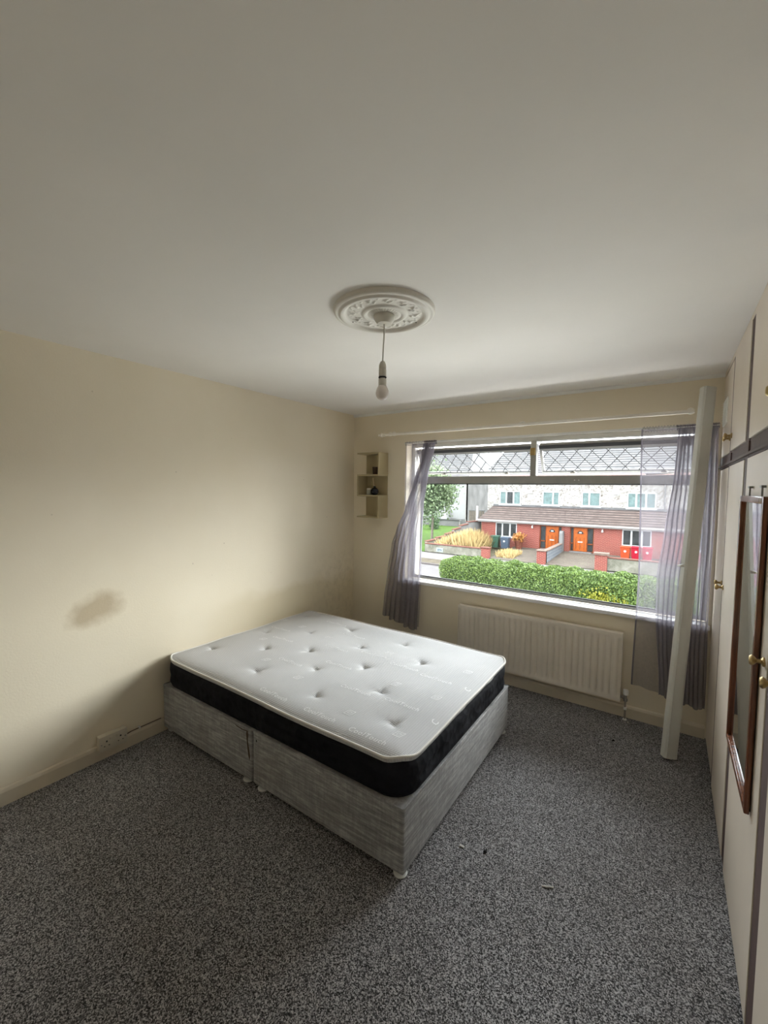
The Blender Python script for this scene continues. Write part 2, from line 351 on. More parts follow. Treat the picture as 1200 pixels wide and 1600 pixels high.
BASE = {}
def part(name, mb, mat, parent=None, smooth=None, label=None):
    base = BASE.get(parent.name, Vector((0, 0, 0))) if parent else Vector((0, 0, 0))
    bm = mb.bm if isinstance(mb, MB) else mb
    bmesh.ops.recalc_face_normals(bm, faces=bm.faces) if isinstance(mb, MB) else None
    me = bpy.data.meshes.new(name); bm.to_mesh(me); bm.free()
    if base.length: me.transform(Matrix.Translation(-base))
    me.materials.append(M[mat] if isinstance(mat, str) else mat)
    if smooth is not None:
        me.polygons.foreach_set('use_smooth', [True] * len(me.polygons))
        if smooth < 179: me.set_sharp_from_angle(angle=math.radians(smooth))
    o = bpy.data.objects.new(name, me); COL.objects.link(o)
    if parent: o.parent = parent
    BASE[o.name] = base
    if label: o['label'] = label
    return o
def thing(name, label, cat, loc=(0, 0, 0), group=None, kind=None):
    o = bpy.data.objects.new(name, None); COL.objects.link(o); o.location = loc; o.empty_display_size = .1
    BASE[o.name] = Vector(loc); o['label'] = label; o['category'] = cat
    if group: o['group'] = group
    if kind: o['kind'] = kind
    return o
def tag(o, label, cat, group=None, kind=None):
    o['label'] = label; o['category'] = cat
    if group: o['group'] = group
    if kind: o['kind'] = kind
    return o
def struct(name, mb, mat, label, cat, smooth=None):
    o = part(name, mb, mat, None, smooth); return tag(o, label, cat, None, 'structure')
def raw_mesh(name, verts, faces, mat, parent=None, kind=None):
    base = np.array(BASE.get(parent.name, Vector((0, 0, 0)))) if parent else np.zeros(3)
    V = np.asarray(verts, dtype=np.float32) - base.astype(np.float32); F = np.asarray(faces, dtype=np.int32)
    me = bpy.data.meshes.new(name); me.vertices.add(len(V)); me.vertices.foreach_set('co', V.ravel())
    k = F.shape[1]; me.loops.add(F.size); me.loops.foreach_set('vertex_index', F.ravel()); me.polygons.add(len(F))
    me.polygons.foreach_set('loop_start', np.arange(0, F.size, k, dtype=np.int32)); me.polygons.foreach_set('loop_total', np.full(len(F), k, dtype=np.int32))
    me.update(calc_edges=True); me.validate(); me.materials.append(M[mat])
    o = bpy.data.objects.new(name, me); COL.objects.link(o)
    if parent: o.parent = parent
    BASE[o.name] = Vector(base)
    if kind: o['kind'] = kind
    return o
def leaves(name, P, size, mat, parent=None, kind='stuff', elong=1.7):
    n = len(P); a = NP.normal(size=(n, 3)); a /= np.linalg.norm(a, axis=1)[:, None]; b = NP.normal(size=(n, 3)); b -= a * (a * b).sum(1)[:, None]; b /= np.linalg.norm(b, axis=1)[:, None]
    s = size * NP.uniform(.6, 1.3, (n, 1)); a = a * s * elong / 2; b = b * s / 2
    V = np.stack([P - a, P + b, P + a, P - b], 1).reshape(-1, 3); F = np.arange(4 * n).reshape(-1, 4)
    return raw_mesh(name, V, F, mat, parent, kind)

# ------------------------------------------------------------------ room shell
H = 2.4; XW = 3.006; XR = 3.62; YB = -4.0
OX0, OX1, OZ0, OZ1 = .645, 2.985, .765, 2.083
struct('floor', MB().box(-.15, YB - .1, -.12, XR + .1, .0, 0), 'carpet', 'grey and black flecked carpet covering the bedroom floor', 'carpet')
struct('ceiling', MB().box(-.15, YB - .1, H, XR + .1, .3, H + .12), 'ceiling', 'plain white painted bedroom ceiling', 'ceiling')
struct('wall_left', MB().box(-.15, YB - .1, 0, 0, .0, H), 'wall_left', 'long cream wall behind the mattress with a brown damp stain', 'wall')
w = MB(); w.box(-.15, 0, -.3, OX0, .28, H); w.box(OX1, 0, -.3, XR + .1, .28, H); w.box(OX0, 0, -.3, OX1, .28, OZ0 - .03); w.box(OX0, 0, OZ1, OX1, .28, H)
struct('wall_back', w, 'wall', 'cream wall around the wide window', 'wall')
struct('wall_right', MB().box(XR, YB - .1, 0, XR + .1, 0, H), 'wall', 'cream wall hidden behind the fitted wardrobe', 'wall')
struct('wall_front', MB().box(0, YB - .1, 0, XR, YB, H), 'wall', 'cream wall behind the camera', 'wall')
door = thing('added_dark_door', 'dark brown door behind the camera, added to cut bounced light', 'door', (.9, YB, 0), kind='structure')  # unseen door, added in dark brown to soak up bounced light
part('leaf', MB().box(.5, YB + .002, .01, 1.28, YB + .045, 2.0, .003), 'plum', door); part('handle', MB().lathe([(.02, .046), (.02, .052), (.008, .056), (.008, .08), (.022, .09), (.022, .10), (.01, .105)], (1.2, YB, 1.0), 'y', 16), 'brass', door, 40)
skp = [(0, 0), (.016, 0), (.016, .07), (.011, .084), (.004, .09), (0, .09)]
def skirt(name, a, b, flip, label):
    mb = MB(); a = Vector(a); b = Vector(b); w_ = (b - a).normalized(); nrm = Vector((-w_.y, w_.x, 0)) * flip
    A = [mb.bm.verts.new(a + nrm * p[0] + Vector((0, 0, p[1]))) for p in skp]; B = [mb.bm.verts.new(b + nrm * p[0] + Vector((0, 0, p[1]))) for p in skp]
    for i in range(len(skp)): mb.bm.faces.new((A[i], A[(i + 1) % 6], B[(i + 1) % 6], B[i]))
    mb.bm.faces.new(A); mb.bm.faces.new(B); struct(name, mb, 'gloss', label, 'skirting board')
skirt('baseboard_left', (0, YB, 0), (0, -.016, 0), -1, 'cream skirting board under the stained left wall')
skirt('baseboard_back', (0, 0, 0), (XW, 0, 0), -1, 'cream skirting board below the radiator wall')
skirt('baseboard_front', (0, YB, 0), (XR, YB, 0), 1, 'cream skirting board behind the camera')
struct('trim_1', MB().prism([(0, 0), (.018, 0), (.018, -.008), (.008, -.02), (0, -.024)], (XR, 0, H), (0, 0, H)), 'white_gloss', 'thin pale bead where window wall meets ceiling', 'trim')

# ------------------------------------------------------------------ window
win = thing('window_1', 'wide grey-framed picture window with two leaded top lights standing open', 'window', (1.815, .1, OZ0), kind='structure')
FY0, FY1 = .10, .165
zT0, zT1 = 1.697, 1.762
part('head_rail', MB().box(OX0, FY0, OZ1 - .038, OX1, FY1, OZ1, .003), 'frame_al', win)
part('bottom_rail', MB().box(OX0, FY0, OZ0, OX1, FY1, OZ0 + .022, .003), 'frame_al', win)
part('jamb', MB().box(OX0, FY0, OZ0, OX0 + .035, FY1, OZ1, .003), 'frame_al', win)
part('jamb', MB().box(OX1 - .035, FY0, OZ0, OX1, FY1, OZ1, .003), 'frame_al', win)
part('transom', MB().box(OX0 + .03, FY0 - .005, zT0, OX1 - .03, FY1, zT1, .003), 'frame_al', win)
part('mullion', MB().box(1.785, FY0 - .004, zT1, 1.832, FY1, OZ1 - .03, .003), 'frame_al', win)
part('latch_plate', MB().box(1.786, FY0 - .022, 1.93, 1.826, FY0 - .004, 1.99, .003), 'brass', win, label='tan catch block on the mullion')
for xx in (1.93, 1.96):
    part('screw', MB().lathe([(.001, -.004), (.005, -.003), (.005, 0)], (xx + .2, FY0 - .005, 1.725), 'y', 10), 'white_gloss', win)
part('pane', MB().box(OX0 + .03, .128, OZ0 + .018, OX1 - .03, .134, zT0 + .003), 'glass', win)
g_ = MB()
g_.box(OX0 + .035, .118, OZ0 + .022, OX1 - .035, .128, OZ0 + .030); g_.box(OX0 + .035, .118, zT0 - .008, OX1 - .035, .128, zT0)
part('gasket', g_, 'rubber', win)
part('sill_board', MB().box(OX0 - .03, -.028, OZ0 - .03, XW - .002, FY0 + .002, OZ0, .006, 2), 'sill', win, 30)
part('reveal_edge', MB().box(OX0, -.004, OZ1 - .012, OX1, .006, OZ1 + .006, .002), 'white_gloss', win)

def sash(x0, x1):
    # swings on side stays: top has dropped a little, foot pushed out into the street
    top = Vector((0, .145, 1.985)); bot = Vector((0, .262, 1.788)); dn = (bot - top); Ls = dn.length; dn.normalize(); nr = Vector((0, dn.z, -dn.y))
    if nr.y < 0: nr = -nr
    X = Vector((1, 0, 0)); P = lambda a, b, c: top + X * a + dn * b + nr * c     # nr points outward
    def bar(mb, a0, a1, b0, b1, c0, c1): return mb.hexa([P(a, b, c) for a in (a0, a1) for b in (b0, b1) for c in (c0, c1)])
    fr = MB(); w_ = .020
    bar(fr, x0, x1, 0, w_, 0, .03); bar(fr, x0, x1, Ls - w_ * .8, Ls, 0, .03); bar(fr, x0, x0 + w_, w_, Ls - w_ * .8, 0, .03); bar(fr, x1 - w_, x1, w_, Ls - w_ * .8, 0, .03)
    s = part('opening_sash', fr, 'sash_al', win)
    part('weather_seal', bar(MB(), x0, x1, -.030, -.001, -.004, .05), 'rubber', s)
    part('seal_strip', bar(MB(), x0 + .01, x1 - .01, Ls - w_ * .8 - .007, Ls - w_ * .8, -.003, .006), 'rubber', s)
    part('pane', bar(MB(), x0 + .012, x1 - .012, .012, Ls - .012, .012, .016), 'glass', s)
    # diamond lead strips
    h = Ls - 1.8 * w_; b0 = w_; pitch = .112; run = .125
    wx = .0035
    k = -2
    while x0 + k * pitch < x1 + run:
        for sgn in (1, -1):
            xa = x0 + w_ + k * pitch + (.02 if sgn > 0 else .055); xb = xa + sgn * run * 1.25
            ta, tb = 0., 1.
            lo, hi = x0 + w_, x1 - w_
            # clip to the sash
            d = xb - xa
            for lim, side in ((lo, 1), (hi, -1)):
                pa = (xa - lim) * side; pb = (xb - lim) * side
                if pa < 0 and pb < 0: ta = 2
                elif pa < 0: ta = max(ta, pa / (pa - pb))
                elif pb < 0: tb = min(tb, pa / (pa - pb))
            if ta < tb - .05:
                m_ = MB(); A = (xa + d * ta, b0 + h * ta); B = (xa + d * tb, b0 + h * tb)
                m_.hexa([P(q[0] + e, q[1], c) for q in (A, B) for e in (-wx, wx) for c in (.0085, .0115)])
                part('lead_strip', m_, 'lead', s)
        k += 1
    for xs in (x0 + (x1 - x0) * .22, x0 + (x1 - x0) * .78):
        st = MB(); st.tube([P(xs, Ls - .01, -.004), P(xs + .02, Ls - .025, -.02), P(xs + .035, Ls - .012, -.03)], .004, 6); st.box(xs - .015, .238, 1.782, xs + .02, .256, 1.794, .002)
        part('casement_stay', st, 'steel', s)
    return s
sash(.685, 1.778); sash(1.842, 2.945)
# stay arm seen through the right curtain
part('stay_arm', MB().tube([(2.60, .10, 1.768), (2.70, .16, 1.772), (2.76, .20, 1.778), (2.86, .23, 1.785)], .006, 6), 'steel', win)

# ------------------------------------------------------------------ curtain pole, wire
rod = thing('curtain_pole', 'long white painted curtain pole high above the window', 'curtain pole', (.40, 0, 2.16))
part('pole', MB().tube([(.44, -.075, 2.163), (2.86, -.075, 2.163)], .0125, 14), 'rod', rod, 60)
part('finial', MB().lathe([(.002, 0), (.010, .004), (.013, .012), (.008, .018), (.007, .024), (.018, .032), (.021, .042), (.016, .052), (.009, .058), (.012, .066), (.017, .072), (.017, .080)], (.362, -.075, 2.163), 'x', 20), 'rod', rod, 60)
for bx in (.50, 1.745, 2.84):
    b_ = MB(); b_.lathe([(.022, 0), (.022, -.006), (.010, -.012), (.008, -.05), (.008, -.062)], (bx, 0, 2.178), 'y', 16)
    b_.lathe([(.0165, -.012), (.0165, .012)], (bx, -.075, 2.163), 'x', 18); b_.box(bx - .009, -.075, 2.163, bx + .009, -.055, 2.186, .003)
    part('bracket', b_, 'rod', rod, 40)
wire = thing('curtain_wire', 'thin white curtain wire stretched across the top of the window', 'curtain wire', (.64, 0, 2.07))
part('wire', MB().tube([(.640, -.035, 2.072), (1.815, -.035, 2.068), (2.995, -.035, 2.072)], .0035, 8), 'white_gloss', wire, 60)
for bx in (.640, 2.994): part('hook', MB().tube([(bx, 0, 2.075), (bx, -.02, 2.078), (bx, -.037, 2.072)], .003, 6), 'brass', wire, 60)

# ------------------------------------------------------------------ curtains
def interp(tab, z):
    zs = [a for a, _ in tab]; vs = [b for _, b in tab]
    if z >= zs[0]: return vs[0]
    for i in range(len(zs) - 1):
        if z >= zs[i + 1]:
            f = (zs[i] - z) / (zs[i] - zs[i + 1]); f = f * f * (3 - 2 * f) * .5 + f * .5; return vs[i] + (vs[i + 1] - vs[i]) * f
    return vs[-1]
def cloth(mb, L, R, zt, zb, y0, folds, ax, ay, seed, nu=160, nv=70, belly=0., gather=None):
    rr = random.Random(seed); ph = [rr.uniform(0, 6.28) for _ in range(6)]
    def fn(u, v):
        zbot = zb(u) if callable(zb) else zb
        z = zt + (zbot - zt) * v
        l, r = interp(L, z), interp(R, z); w_ = r - l
        t_ = 2 * math.pi * folds * u + .5 * math.sin(3.1 * v + ph[0]) + .6 * math.sin(5 * u + ph[1])
        amp = (1 - .35 * v) * (gather(v) if gather else 1)
        env = min(1, u * 14, (1 - u) * 14)
        x = l + w_ * u + ax * amp * env * math.sin(t_) + .004 * math.sin(9 * v + 11 * u + ph[2])
        y = y0 - belly * math.sin(math.pi * min(1, v * 1.1)) - ay * (.4 + .6 * v) * env * math.cos(t_) + .004 * math.sin(13 * v + 7 * u + ph[3]) * env
        if v < .04: y += ay * .3 * math.cos(t_ * 2.3)
        return (x, min(y, -.028), z)
    mb.grid(fn, nu, nv)
def ruffle(x0, x1, folds, seed, amp=.010):
    mb = MB(); rr = random.Random(seed)
    def fn(u, v):
        t_ = 2 * math.pi * folds * u; return (x0 + (x1 - x0) * u, -.037 - .006 * (1 if v > .5 else -1) * abs(math.sin(t_)) - .006 * v * math.sin(t_), 2.052 + .034 * v + .004 * math.sin(t_ * 1.7 + seed))
    mb.grid(fn, int(folds * 8), 4); return mb

cl = thing('sheer_curtain', 'grey sheer curtain left of the window, swept towards the corner shelf', 'curtain', (.8, -.04, 2.06))
m1 = MB()
cloth(m1, [(2.06, .655), (1.2, .657), (.3, .62)], [(2.06, .93), (1.5, .86), (.3, .83)], 2.06, .33, -.036, 3, .004, .006, 3, 60, 50)
part('back_layer', m1, 'sheer', cl, 180)
m2 = MB()
Lb = [(2.07, .865), (1.9, .82), (1.7, .755), (1.45, .665), (1.25, .575), (1.1, .525), (.8, .475), (.55, .435), (.36, .415)]
Rb = [(2.07, .975), (1.75, .905), (1.45, .868), (1.1, .855), (.8, .846), (.3, .822)]
cloth(m2, Lb, Rb, 2.06, lambda u: .385 - .09 * u - .012 * math.sin(u * 30), -.055, 7, .016, .022, 5, 220, 70, gather=lambda v: 1.2)
part('gathered_layer', m2, 'sheer_l', cl, 180)
part('heading', ruffle(.650, .865, 9, 1), 'sheer', cl, 180)
part('heading', ruffle(.858, .985, 16, 2), 'sheer_hem', cl, 180)
def strip(path, w_, dy=-.002):
    mb = MB(); n = len(path)
    vs = [[mb.bm.verts.new((p[0] + s * w_ / 2, p[1] + dy, p[2])) for s in (-1, 1)] for p in path]
    for a, b in zip(vs, vs[1:]): mb.bm.faces.new((a[0], a[1], b[1], b[0]))
    return mb
cr = thing('sheer_curtain', 'grey sheer curtain right of the window behind the leaning casing', 'curtain', (2.8, -.04, 2.06))
m1 = MB()
cloth(m1, [(2.07, 2.572), (1.05, 2.592), (.27, 2.578)], [(2.06, 2.80), (1.6, 2.80), (.25, 2.80)], 2.07, lambda u: .272 - .032 * u, -.045, 2.2, .003, .010, 8, 60, 60)
part('flat_layer', m1, 'sheer', cr, 180)
hp = [(interp([(2.07, 2.575), (1.05, 2.595), (.27, 2.581)], 2.07 - 1.8 * i / 30), -.052, 2.07 - 1.8 * i / 30) for i in range(31)]
part('side_hem', strip(hp, .010), 'sheer_hem', cr)
m2 = MB()
cloth(m2, [(2.06, 2.775), (1.75, 2.765), (1.4, 2.735), (1.05, 2.70), (.8, 2.70), (.24, 2.745)], [(2.06, 2.992), (.25, 2.992)], 2.06, lambda u: .245 - .03 * u + .010 * math.sin(u * 21), -.062, 11, .010, .016, 9, 300, 70, gather=lambda v: 1.15)
part('gathered_layer', m2, 'sheer_g', cr, 180)
part('heading', ruffle(2.575, 2.775, 7, 4), 'sheer', cr, 180)
part('heading', ruffle(2.768, 2.995, 24, 6), 'sheer_hem', cr, 180)

# ------------------------------------------------------------------ radiator
rad = thing('radiator', 'cream ribbed panel radiator under the window', 'radiator', (1.885, 0, .13))
rx0, rx1, rz0, rz1, ry = 1.25, 2.516, .137, .627, -.085
nr_ = 28; mgn = .022
def rfn(u, v):
    x = rx0 + (rx1 - rx0) * u; z = rz0 + (rz1 - rz0) * v
    k = (x - rx0 - mgn) / (rx1 - rx0 - 2 * mgn) * nr_
    pr = 0.
    if 0 < k < nr_: pr = max(0, math.sin(math.pi * (k % 1))) ** .55
    zz = min(z - rz0 - .03, rz1 - .03 - z); env = max(0, min(1, zz / .018)); env = env * env * (3 - 2 * env)
    return (x, ry + .016 * env * (1 - pr) , z)
part('front_panel', MB().grid(rfn, nr_ * 8, 34), 'rad', rad, 60)
mb = MB(); mb.box(rx0, ry + .0005, rz1 - .004, rx1, -.03, rz1, .001); mb.box(rx0, ry + .0005, rz0, rx0 + .004, -.03, rz1 - .004); mb.box(rx1 - .004, ry + .0005, rz0, rx1, -.03, rz1 - .004); mb.box(rx0, ry + .0005, rz0, rx1, -.03, rz0 + .004); mb.box(rx0, -.032, rz0, rx1, -.030, rz1)
part('casing', mb, 'rad', rad)
for bx in (1.45, 2.3): part('wall_bracket', MB().box(bx, -.031, rz0 + .02, bx + .03, -.0005, rz1 - .05, .002), 'rad', rad)
vx, vy = 2.548, -.058
part('valve_cap', MB().lathe([(.012, 0), (.017, .003), (.018, .03), (.015, .038), (.004, .040)], (vx, vy, .185), 'z', 18), 'white_gloss', rad, 50, 'white plastic valve cap')
mb = MB(); mb.lathe([(.009, 0), (.013, .004), (.013, .02), (.009, .026), (.009, .05)], (vx, vy, .137), 'z', 12); mb.tube([(vx, vy, .165), (rx1 - .003, vy, .165)], .008, 10); mb.lathe([(.012, -.006), (.012, .006)], (vx - .014, vy, .165), 'x', 6)
part('valve_body', mb, 'steel', rad, 40)
mb = MB(); mb.tube([(vx, vy, .0), (vx, vy, .145)], .0065, 10); part('pipe', mb, 'copper', rad, 50)
part('pipe_collar', MB().lathe([(.014, 0), (.014, .006), (.009, .012)], (vx, vy, .001), 'z', 14), 'white_gloss', rad, 40)
part('joint_nut', MB().lathe([(.011, 0), (.011, .018)], (vx, vy, .078), 'z', 6), 'white_gloss', rad)

# ------------------------------------------------------------------ divan base
BX0, BX1, BY0, BY1, BZ0, BZ1 = .012, 1.903, -2.037, -.690, .028, .322
base = thing('divan_base', 'silver-grey velvet divan base in two halves under the mattress', 'bed base', ((BX0 + BX1) / 2, (BY0 + BY1) / 2, 0))
for x0, x1 in ((BX0, .933), (.940, BX1)):
    s = part('base_section', MB().box(x0, BY0, BZ0, x1, BY1, BZ1 - .004, .010, 3), 'velvet', base, 40)
    e = MB(); c = .008; pts = []
    rr = [(x0 + c, BY0 + .002), (x1 - c, BY0 + .002), (x1 - .002, BY0 + c), (x1 - .002, BY1 - c), (x1 - c, BY1 - .002), (x0 + c, BY1 - .002), (x0 + .002, BY1 - c), (x0 + .002, BY0 + c)]
    e.loop_tube([(a, b, BZ1 - .006) for a, b in rr], .005, 6); part('top_piping', e, 'velvet', s, 60)
    # faint drawer / panel seam low on the near side
    part('lower_seam', MB().box(x0 + .012, BY0 - .0015, BZ0 + .026, x1 - .012, BY0 + .001, BZ0 + .029), 'velvet', s)
# feet
def glide(x, y):
    mb = MB(); mb.lathe([(.026, 0), (.030, .002), (.031, .007), (.027, .010), (.020, .011), (.012, .012), (.011, .034)], (x, y, 0), 'z', 24); return mb
for gx, gy in ((.05, BY0 + .045), (.865, BY0 + .030), (.990, BY0 + .030), (1.868, BY0 + .036), (.05, BY1 - .045), (.89, BY1 - .04), (.985, BY1 - .04), (1.872, BY1 - .036)):
    part('glide_foot', glide(gx, gy), 'glide', base, 50)
# ripped strip beside the seam on the near side
mb = MB(); pr = [(0, 0), (.010, .004), (.016, -.02), (.012, -.05), (.020, -.085), (.030, -.135), (.026, -.160), (.016, -.14), (.008, -.10), (.002, -.06), (-.004, -.02)]
mb.poly([(.888 + a, BY0 - .0012, .302 + b) for a, b in pr]); part('fabric_tear', mb, 'torn', base, label='ragged brown tear in the velvet beside the join')
mb = MB(); mb.poly([(.972 + .006 * math.cos(a), BY0 - .0012, .276 + .007 * math.sin(a)) for a in [i * .785 for i in range(8)]]); part('small_hole', mb, 'dark', base)
mb = MB(); mb.poly([(x, BY0 - .0012, z) for x, z in ((.775, .312), (.80, .306), (.86, .303), (.90, .308), (.90, .302), (.85, .297), (.80, .300))]); part('scuff_mark', mb, 'torn', base, label='brown scuff along the top edge')

# ------------------------------------------------------------------ mattress
MX0, MX1, MY0, MY1 = .016, 1.892, -2.022, -.668
matt = thing('mattress', 'white tufted double mattress with a black border on the divan', 'mattress', ((MX0 + MX1) / 2, (MY0 + MY1) / 2, .322))
TUFT = [(.148, -.83), (.161, -1.303), (.465, -1.115), (.692, -.883), (.143, -1.756), (.452, -1.544), (.726, -1.392), (.97, -1.128), (1.205, -.903), (.697, -1.812), (.967, -1.577), (1.199, -1.379), (1.467, -1.126), (1.201, -1.821), (1.469, -1.584), (1.701, -1.804)]
MH = .516
def top_z(x, y):
    d = min(x - MX0, MX1 - x, y - MY0, MY1 - y)
    z = MH + .004 * math.sin(2.1 * x + 1) * math.cos(2.7 * y) + .0025 * math.sin(7 * x + 2 * y) + .002 * math.sin(11 * y - 4 * x)
    z -= .020 * math.exp(-max(d, 0) / .035)
    for i, (a, b) in enumerate(TUFT):
        dx = x - a; dy = y - b; r2 = dx * dx + dy * dy
        if r2 < .09:
            r = math.sqrt(r2); th = math.atan2(dy, dx)
            z -= .017 * math.exp(-r / .018) + (.010 + .003 * math.sin(i * 2.3)) * math.exp(-r / .055) * (1 + .35 * math.cos(3 * th + i))
    # short creases running to a few buttons
    return z
RC = .115
def rr_map(u, v):
    w_ = MX1 - MX0; h = MY1 - MY0; x = u * w_; y = v * h
    cx = RC if x < RC else (w_ - RC if x > w_ - RC else None); cy = RC if y < RC else (h - RC if y > h - RC else None)
    if cx is not None and cy is not None:
        a = (x - cx) / RC; b = (y - cy) / RC
        x = cx + RC * a * math.sqrt(1 - b * b / 2); y = cy + RC * b * math.sqrt(1 - a * a / 2)
    return MX0 + x, MY0 + y
def mtop(u, v):
    x, y = rr_map(u, v); return (x, y, top_z(x, y))
part('quilted_top', MB().grid(mtop, 230, 166), 'knit', matt, 180)
per = []
N = 240
for k in range(N):
    t_ = k / N * 2 * (1.876 + 1.354); w_ = 1.876; h = 1.354
    if t_ < w_: q = (t_ / w_, 0)
    elif t_ < w_ + h: q = (1, (t_ - w_) / h)
    elif t_ < 2 * w_ + h: q = (1 - (t_ - w_ - h) / w_, 1)
    else: q = (0, 1 - (t_ - 2 * w_ - h) / h)
    per.append(rr_map(*q))
MC = ((MX0 + MX1) / 2, (MY0 + MY1) / 2)
def outn(i):
    a = Vector(per[(i + 1) % N]) - Vector(per[i - 1]); a.normalize(); return Vector((a.y, -a.x))
ON = [outn(i) for i in range(N)]
wav = lambda i: .004 * math.sin(i * .37) + .003 * math.sin(i * .83 + 1)
def ring_fn(prof):
    def fn(u, v):
        i = int(round(u * N)) % N; k = v * (len(prof) - 1); j = min(int(k), len(prof) - 2); f = k - j
        o = prof[j][0] * (1 - f) + prof[j + 1][0] * f; z = prof[j][1] * (1 - f) + prof[j + 1][1] * f
        p = per[i]; n_ = ON[i]; ed = top_z(*p)
        zz = z if z < .40 else ed + (z - .5)
        o += wav(i) * math.sin(math.pi * v)
        o -= .008                      # stays clear of the wall
        return (p[0] + n_.x * o, p[1] + n_.y * o, zz)
    return fn
part('border_strip', MB().grid(ring_fn([(.008, .500), (.012, .492), (.010, .481), (.006, .474)]), N, 6, True), 'knit', matt, 180)
part('side_border', MB().grid(ring_fn([(.004, .476), (.016, .460), (.018, .425), (.012, .39), (.018, .355), (.010, .332), (-.02, .323)]), N, 18, True), 'black_fab', matt, 180, 'black quilted fabric side')
part('top_piping', MB().loop_tube([(p[0] + ON[i].x * .006, p[1] + ON[i].y * .006, top_z(*p) + .001) for i, p in enumerate(per)], .0055, 8), 'piping', matt, 180)
part('bottom_piping', MB().loop_tube([(p[0] - ON[i].x * .002, p[1] - ON[i].y * .002, .330) for i, p in enumerate(per)], .005, 6), 'black_fab', matt, 180)
for a, b in TUFT:
    part('tuft_button', MB().lathe([(.001, .0035), (.006, .003), (.009, 0), (.007, -.003)], (a, b, top_z(a, b) + .001), 'z', 12), 'knit', matt, 60)
# woven lettering and square emblems
def lettering(txt, x, y, size, mat, name='woven_word', ang=0.):
    c = bpy.data.curves.new('t', 'FONT'); c.body = txt; c.size = size; c.align_x = 'CENTER'; c.align_y = 'CENTER'; c.resolution_u = 2; c.shear = .15; c.space_character = 1.1
    o = bpy.data.objects.new('t', c); COL.objects.link(o); dg = bpy.context.evaluated_depsgraph_get(); me = bpy.data.meshes.new_from_object(o.evaluated_get(dg))
    bpy.data.objects.remove(o); bm = bmesh.new(); bm.from_mesh(me)
    ca, sa = math.cos(ang), math.sin(ang)
    for v_ in bm.verts:
        px, py = v_.co.x * ca - v_.co.y * sa + x, v_.co.x * sa + v_.co.y * ca + y
        v_.co = (px, py, top_z(px, py) + .0014)
    return part(name, bm, mat, matt)
WORDS = [(1.64, -1.645), (1.35, -1.665), (1.35, -1.955), (1.655, -1.965), (1.65, -1.28), (1.41, -1.25), (1.14, -1.20), (.86, -1.26), (.22, -1.20), (.51, -.86), (.77, -1.61), (1.01, -1.955), (.80, -.99), (.42, -1.36), (1.05, -1.46)]
for i, (a, b) in enumerate(WORDS):
    lettering('CoolTouch', a, b, .042, 'letter')
SQ = [(1.76, -1.48), (1.77, -1.87), (1.5, -1.475), (1.47, -1.86), (1.77, -1.08), (.67, -1.13), (.3, -1.44), (.33, -1.07), (1.215, -1.12), (.08, -1.03), (.28, -.76), (.98, -1.74), (.62, -1.68)]
for a, b in SQ:
    mb = MB(); s_ = .021
    for rads, wd in ((s_, .0032), (s_ * .45, .0028)):
        c4 = [(-rads, -rads), (rads, -rads), (rads, rads), (-rads, rads)]; i4 = [(p * (1 - wd / rads), q * (1 - wd / rads)) for p, q in c4]
        for k in range(4):
            q = [c4[k], c4[(k + 1) % 4], i4[(k + 1) % 4], i4[k]]; mb.poly([(a + m_[0] + .25 * m_[1], b + m_[1], top_z(a + m_[0], b + m_[1]) + .0014) for m_ in q])
    part('woven_square', mb, 'letter', matt)
for a, b in ((1.868, -1.68), (1.866, -1.28)): lettering('C', a - .012, b, .05, 'letter', 'woven_letter', 1.57)

# ------------------------------------------------------------------ socket on the left wall
so = thing('double_socket', 'surface-mounted double power socket low on the left wall', 'socket', (0, -2.352, .095))
part('back_box', MB().box(0, -2.430, .062, .038, -2.279, .150, .004, 2), 'socket', so, 40)
part('face_plate', MB().box(.038, -2.432, .060, .046, -2.277, .152, .003, 2), 'socket', so, 40)
for yy in (-2.392, -2.316):
    h_ = MB(); h_.box(.0455, yy - .004, .112, .0465, yy + .004, .122); h_.box(.0455, yy - .016, .088, .0465, yy - .009, .093); h_.box(.0455, yy + .009, .088, .0465, yy + .016, .093)
    part('pin_holes', h_, 'dark', so)
for yy in (-2.37, -2.335): part('rocker_switch', MB().box(.046, yy - .006, .121, .050, yy + .006, .137, .0015), 'socket', so)
part('screw', MB().lathe([(.004, 0), (.004, .0015), (.001, .002)], (.046, -2.290, .105), 'x', 10), 'steel', so)
part('screw', MB().lathe([(.004, 0), (.004, .0015), (.001, .002)], (.046, -2.420, .105), 'x', 10), 'steel', so)
cb = thing('skirting_dark_gap', 'thin dark gap along the skirting top beside the bed, drawn as a tube', 'dark_gap', (.012, -2.18, .095))  # brown tube stands in for the dark gap above the skirting
part('dark_gap', MB().tube([(.010, -2.278, .085), (.012, -2.24, .094), (.013, -2.15, .095), (.012, -2.055, .094)], .0028, 8), 'torn', cb, 60)
part('white_clip', MB().box(0, -2.196, .088, .019, -2.186, .103, .002), 'white_gloss', cb)

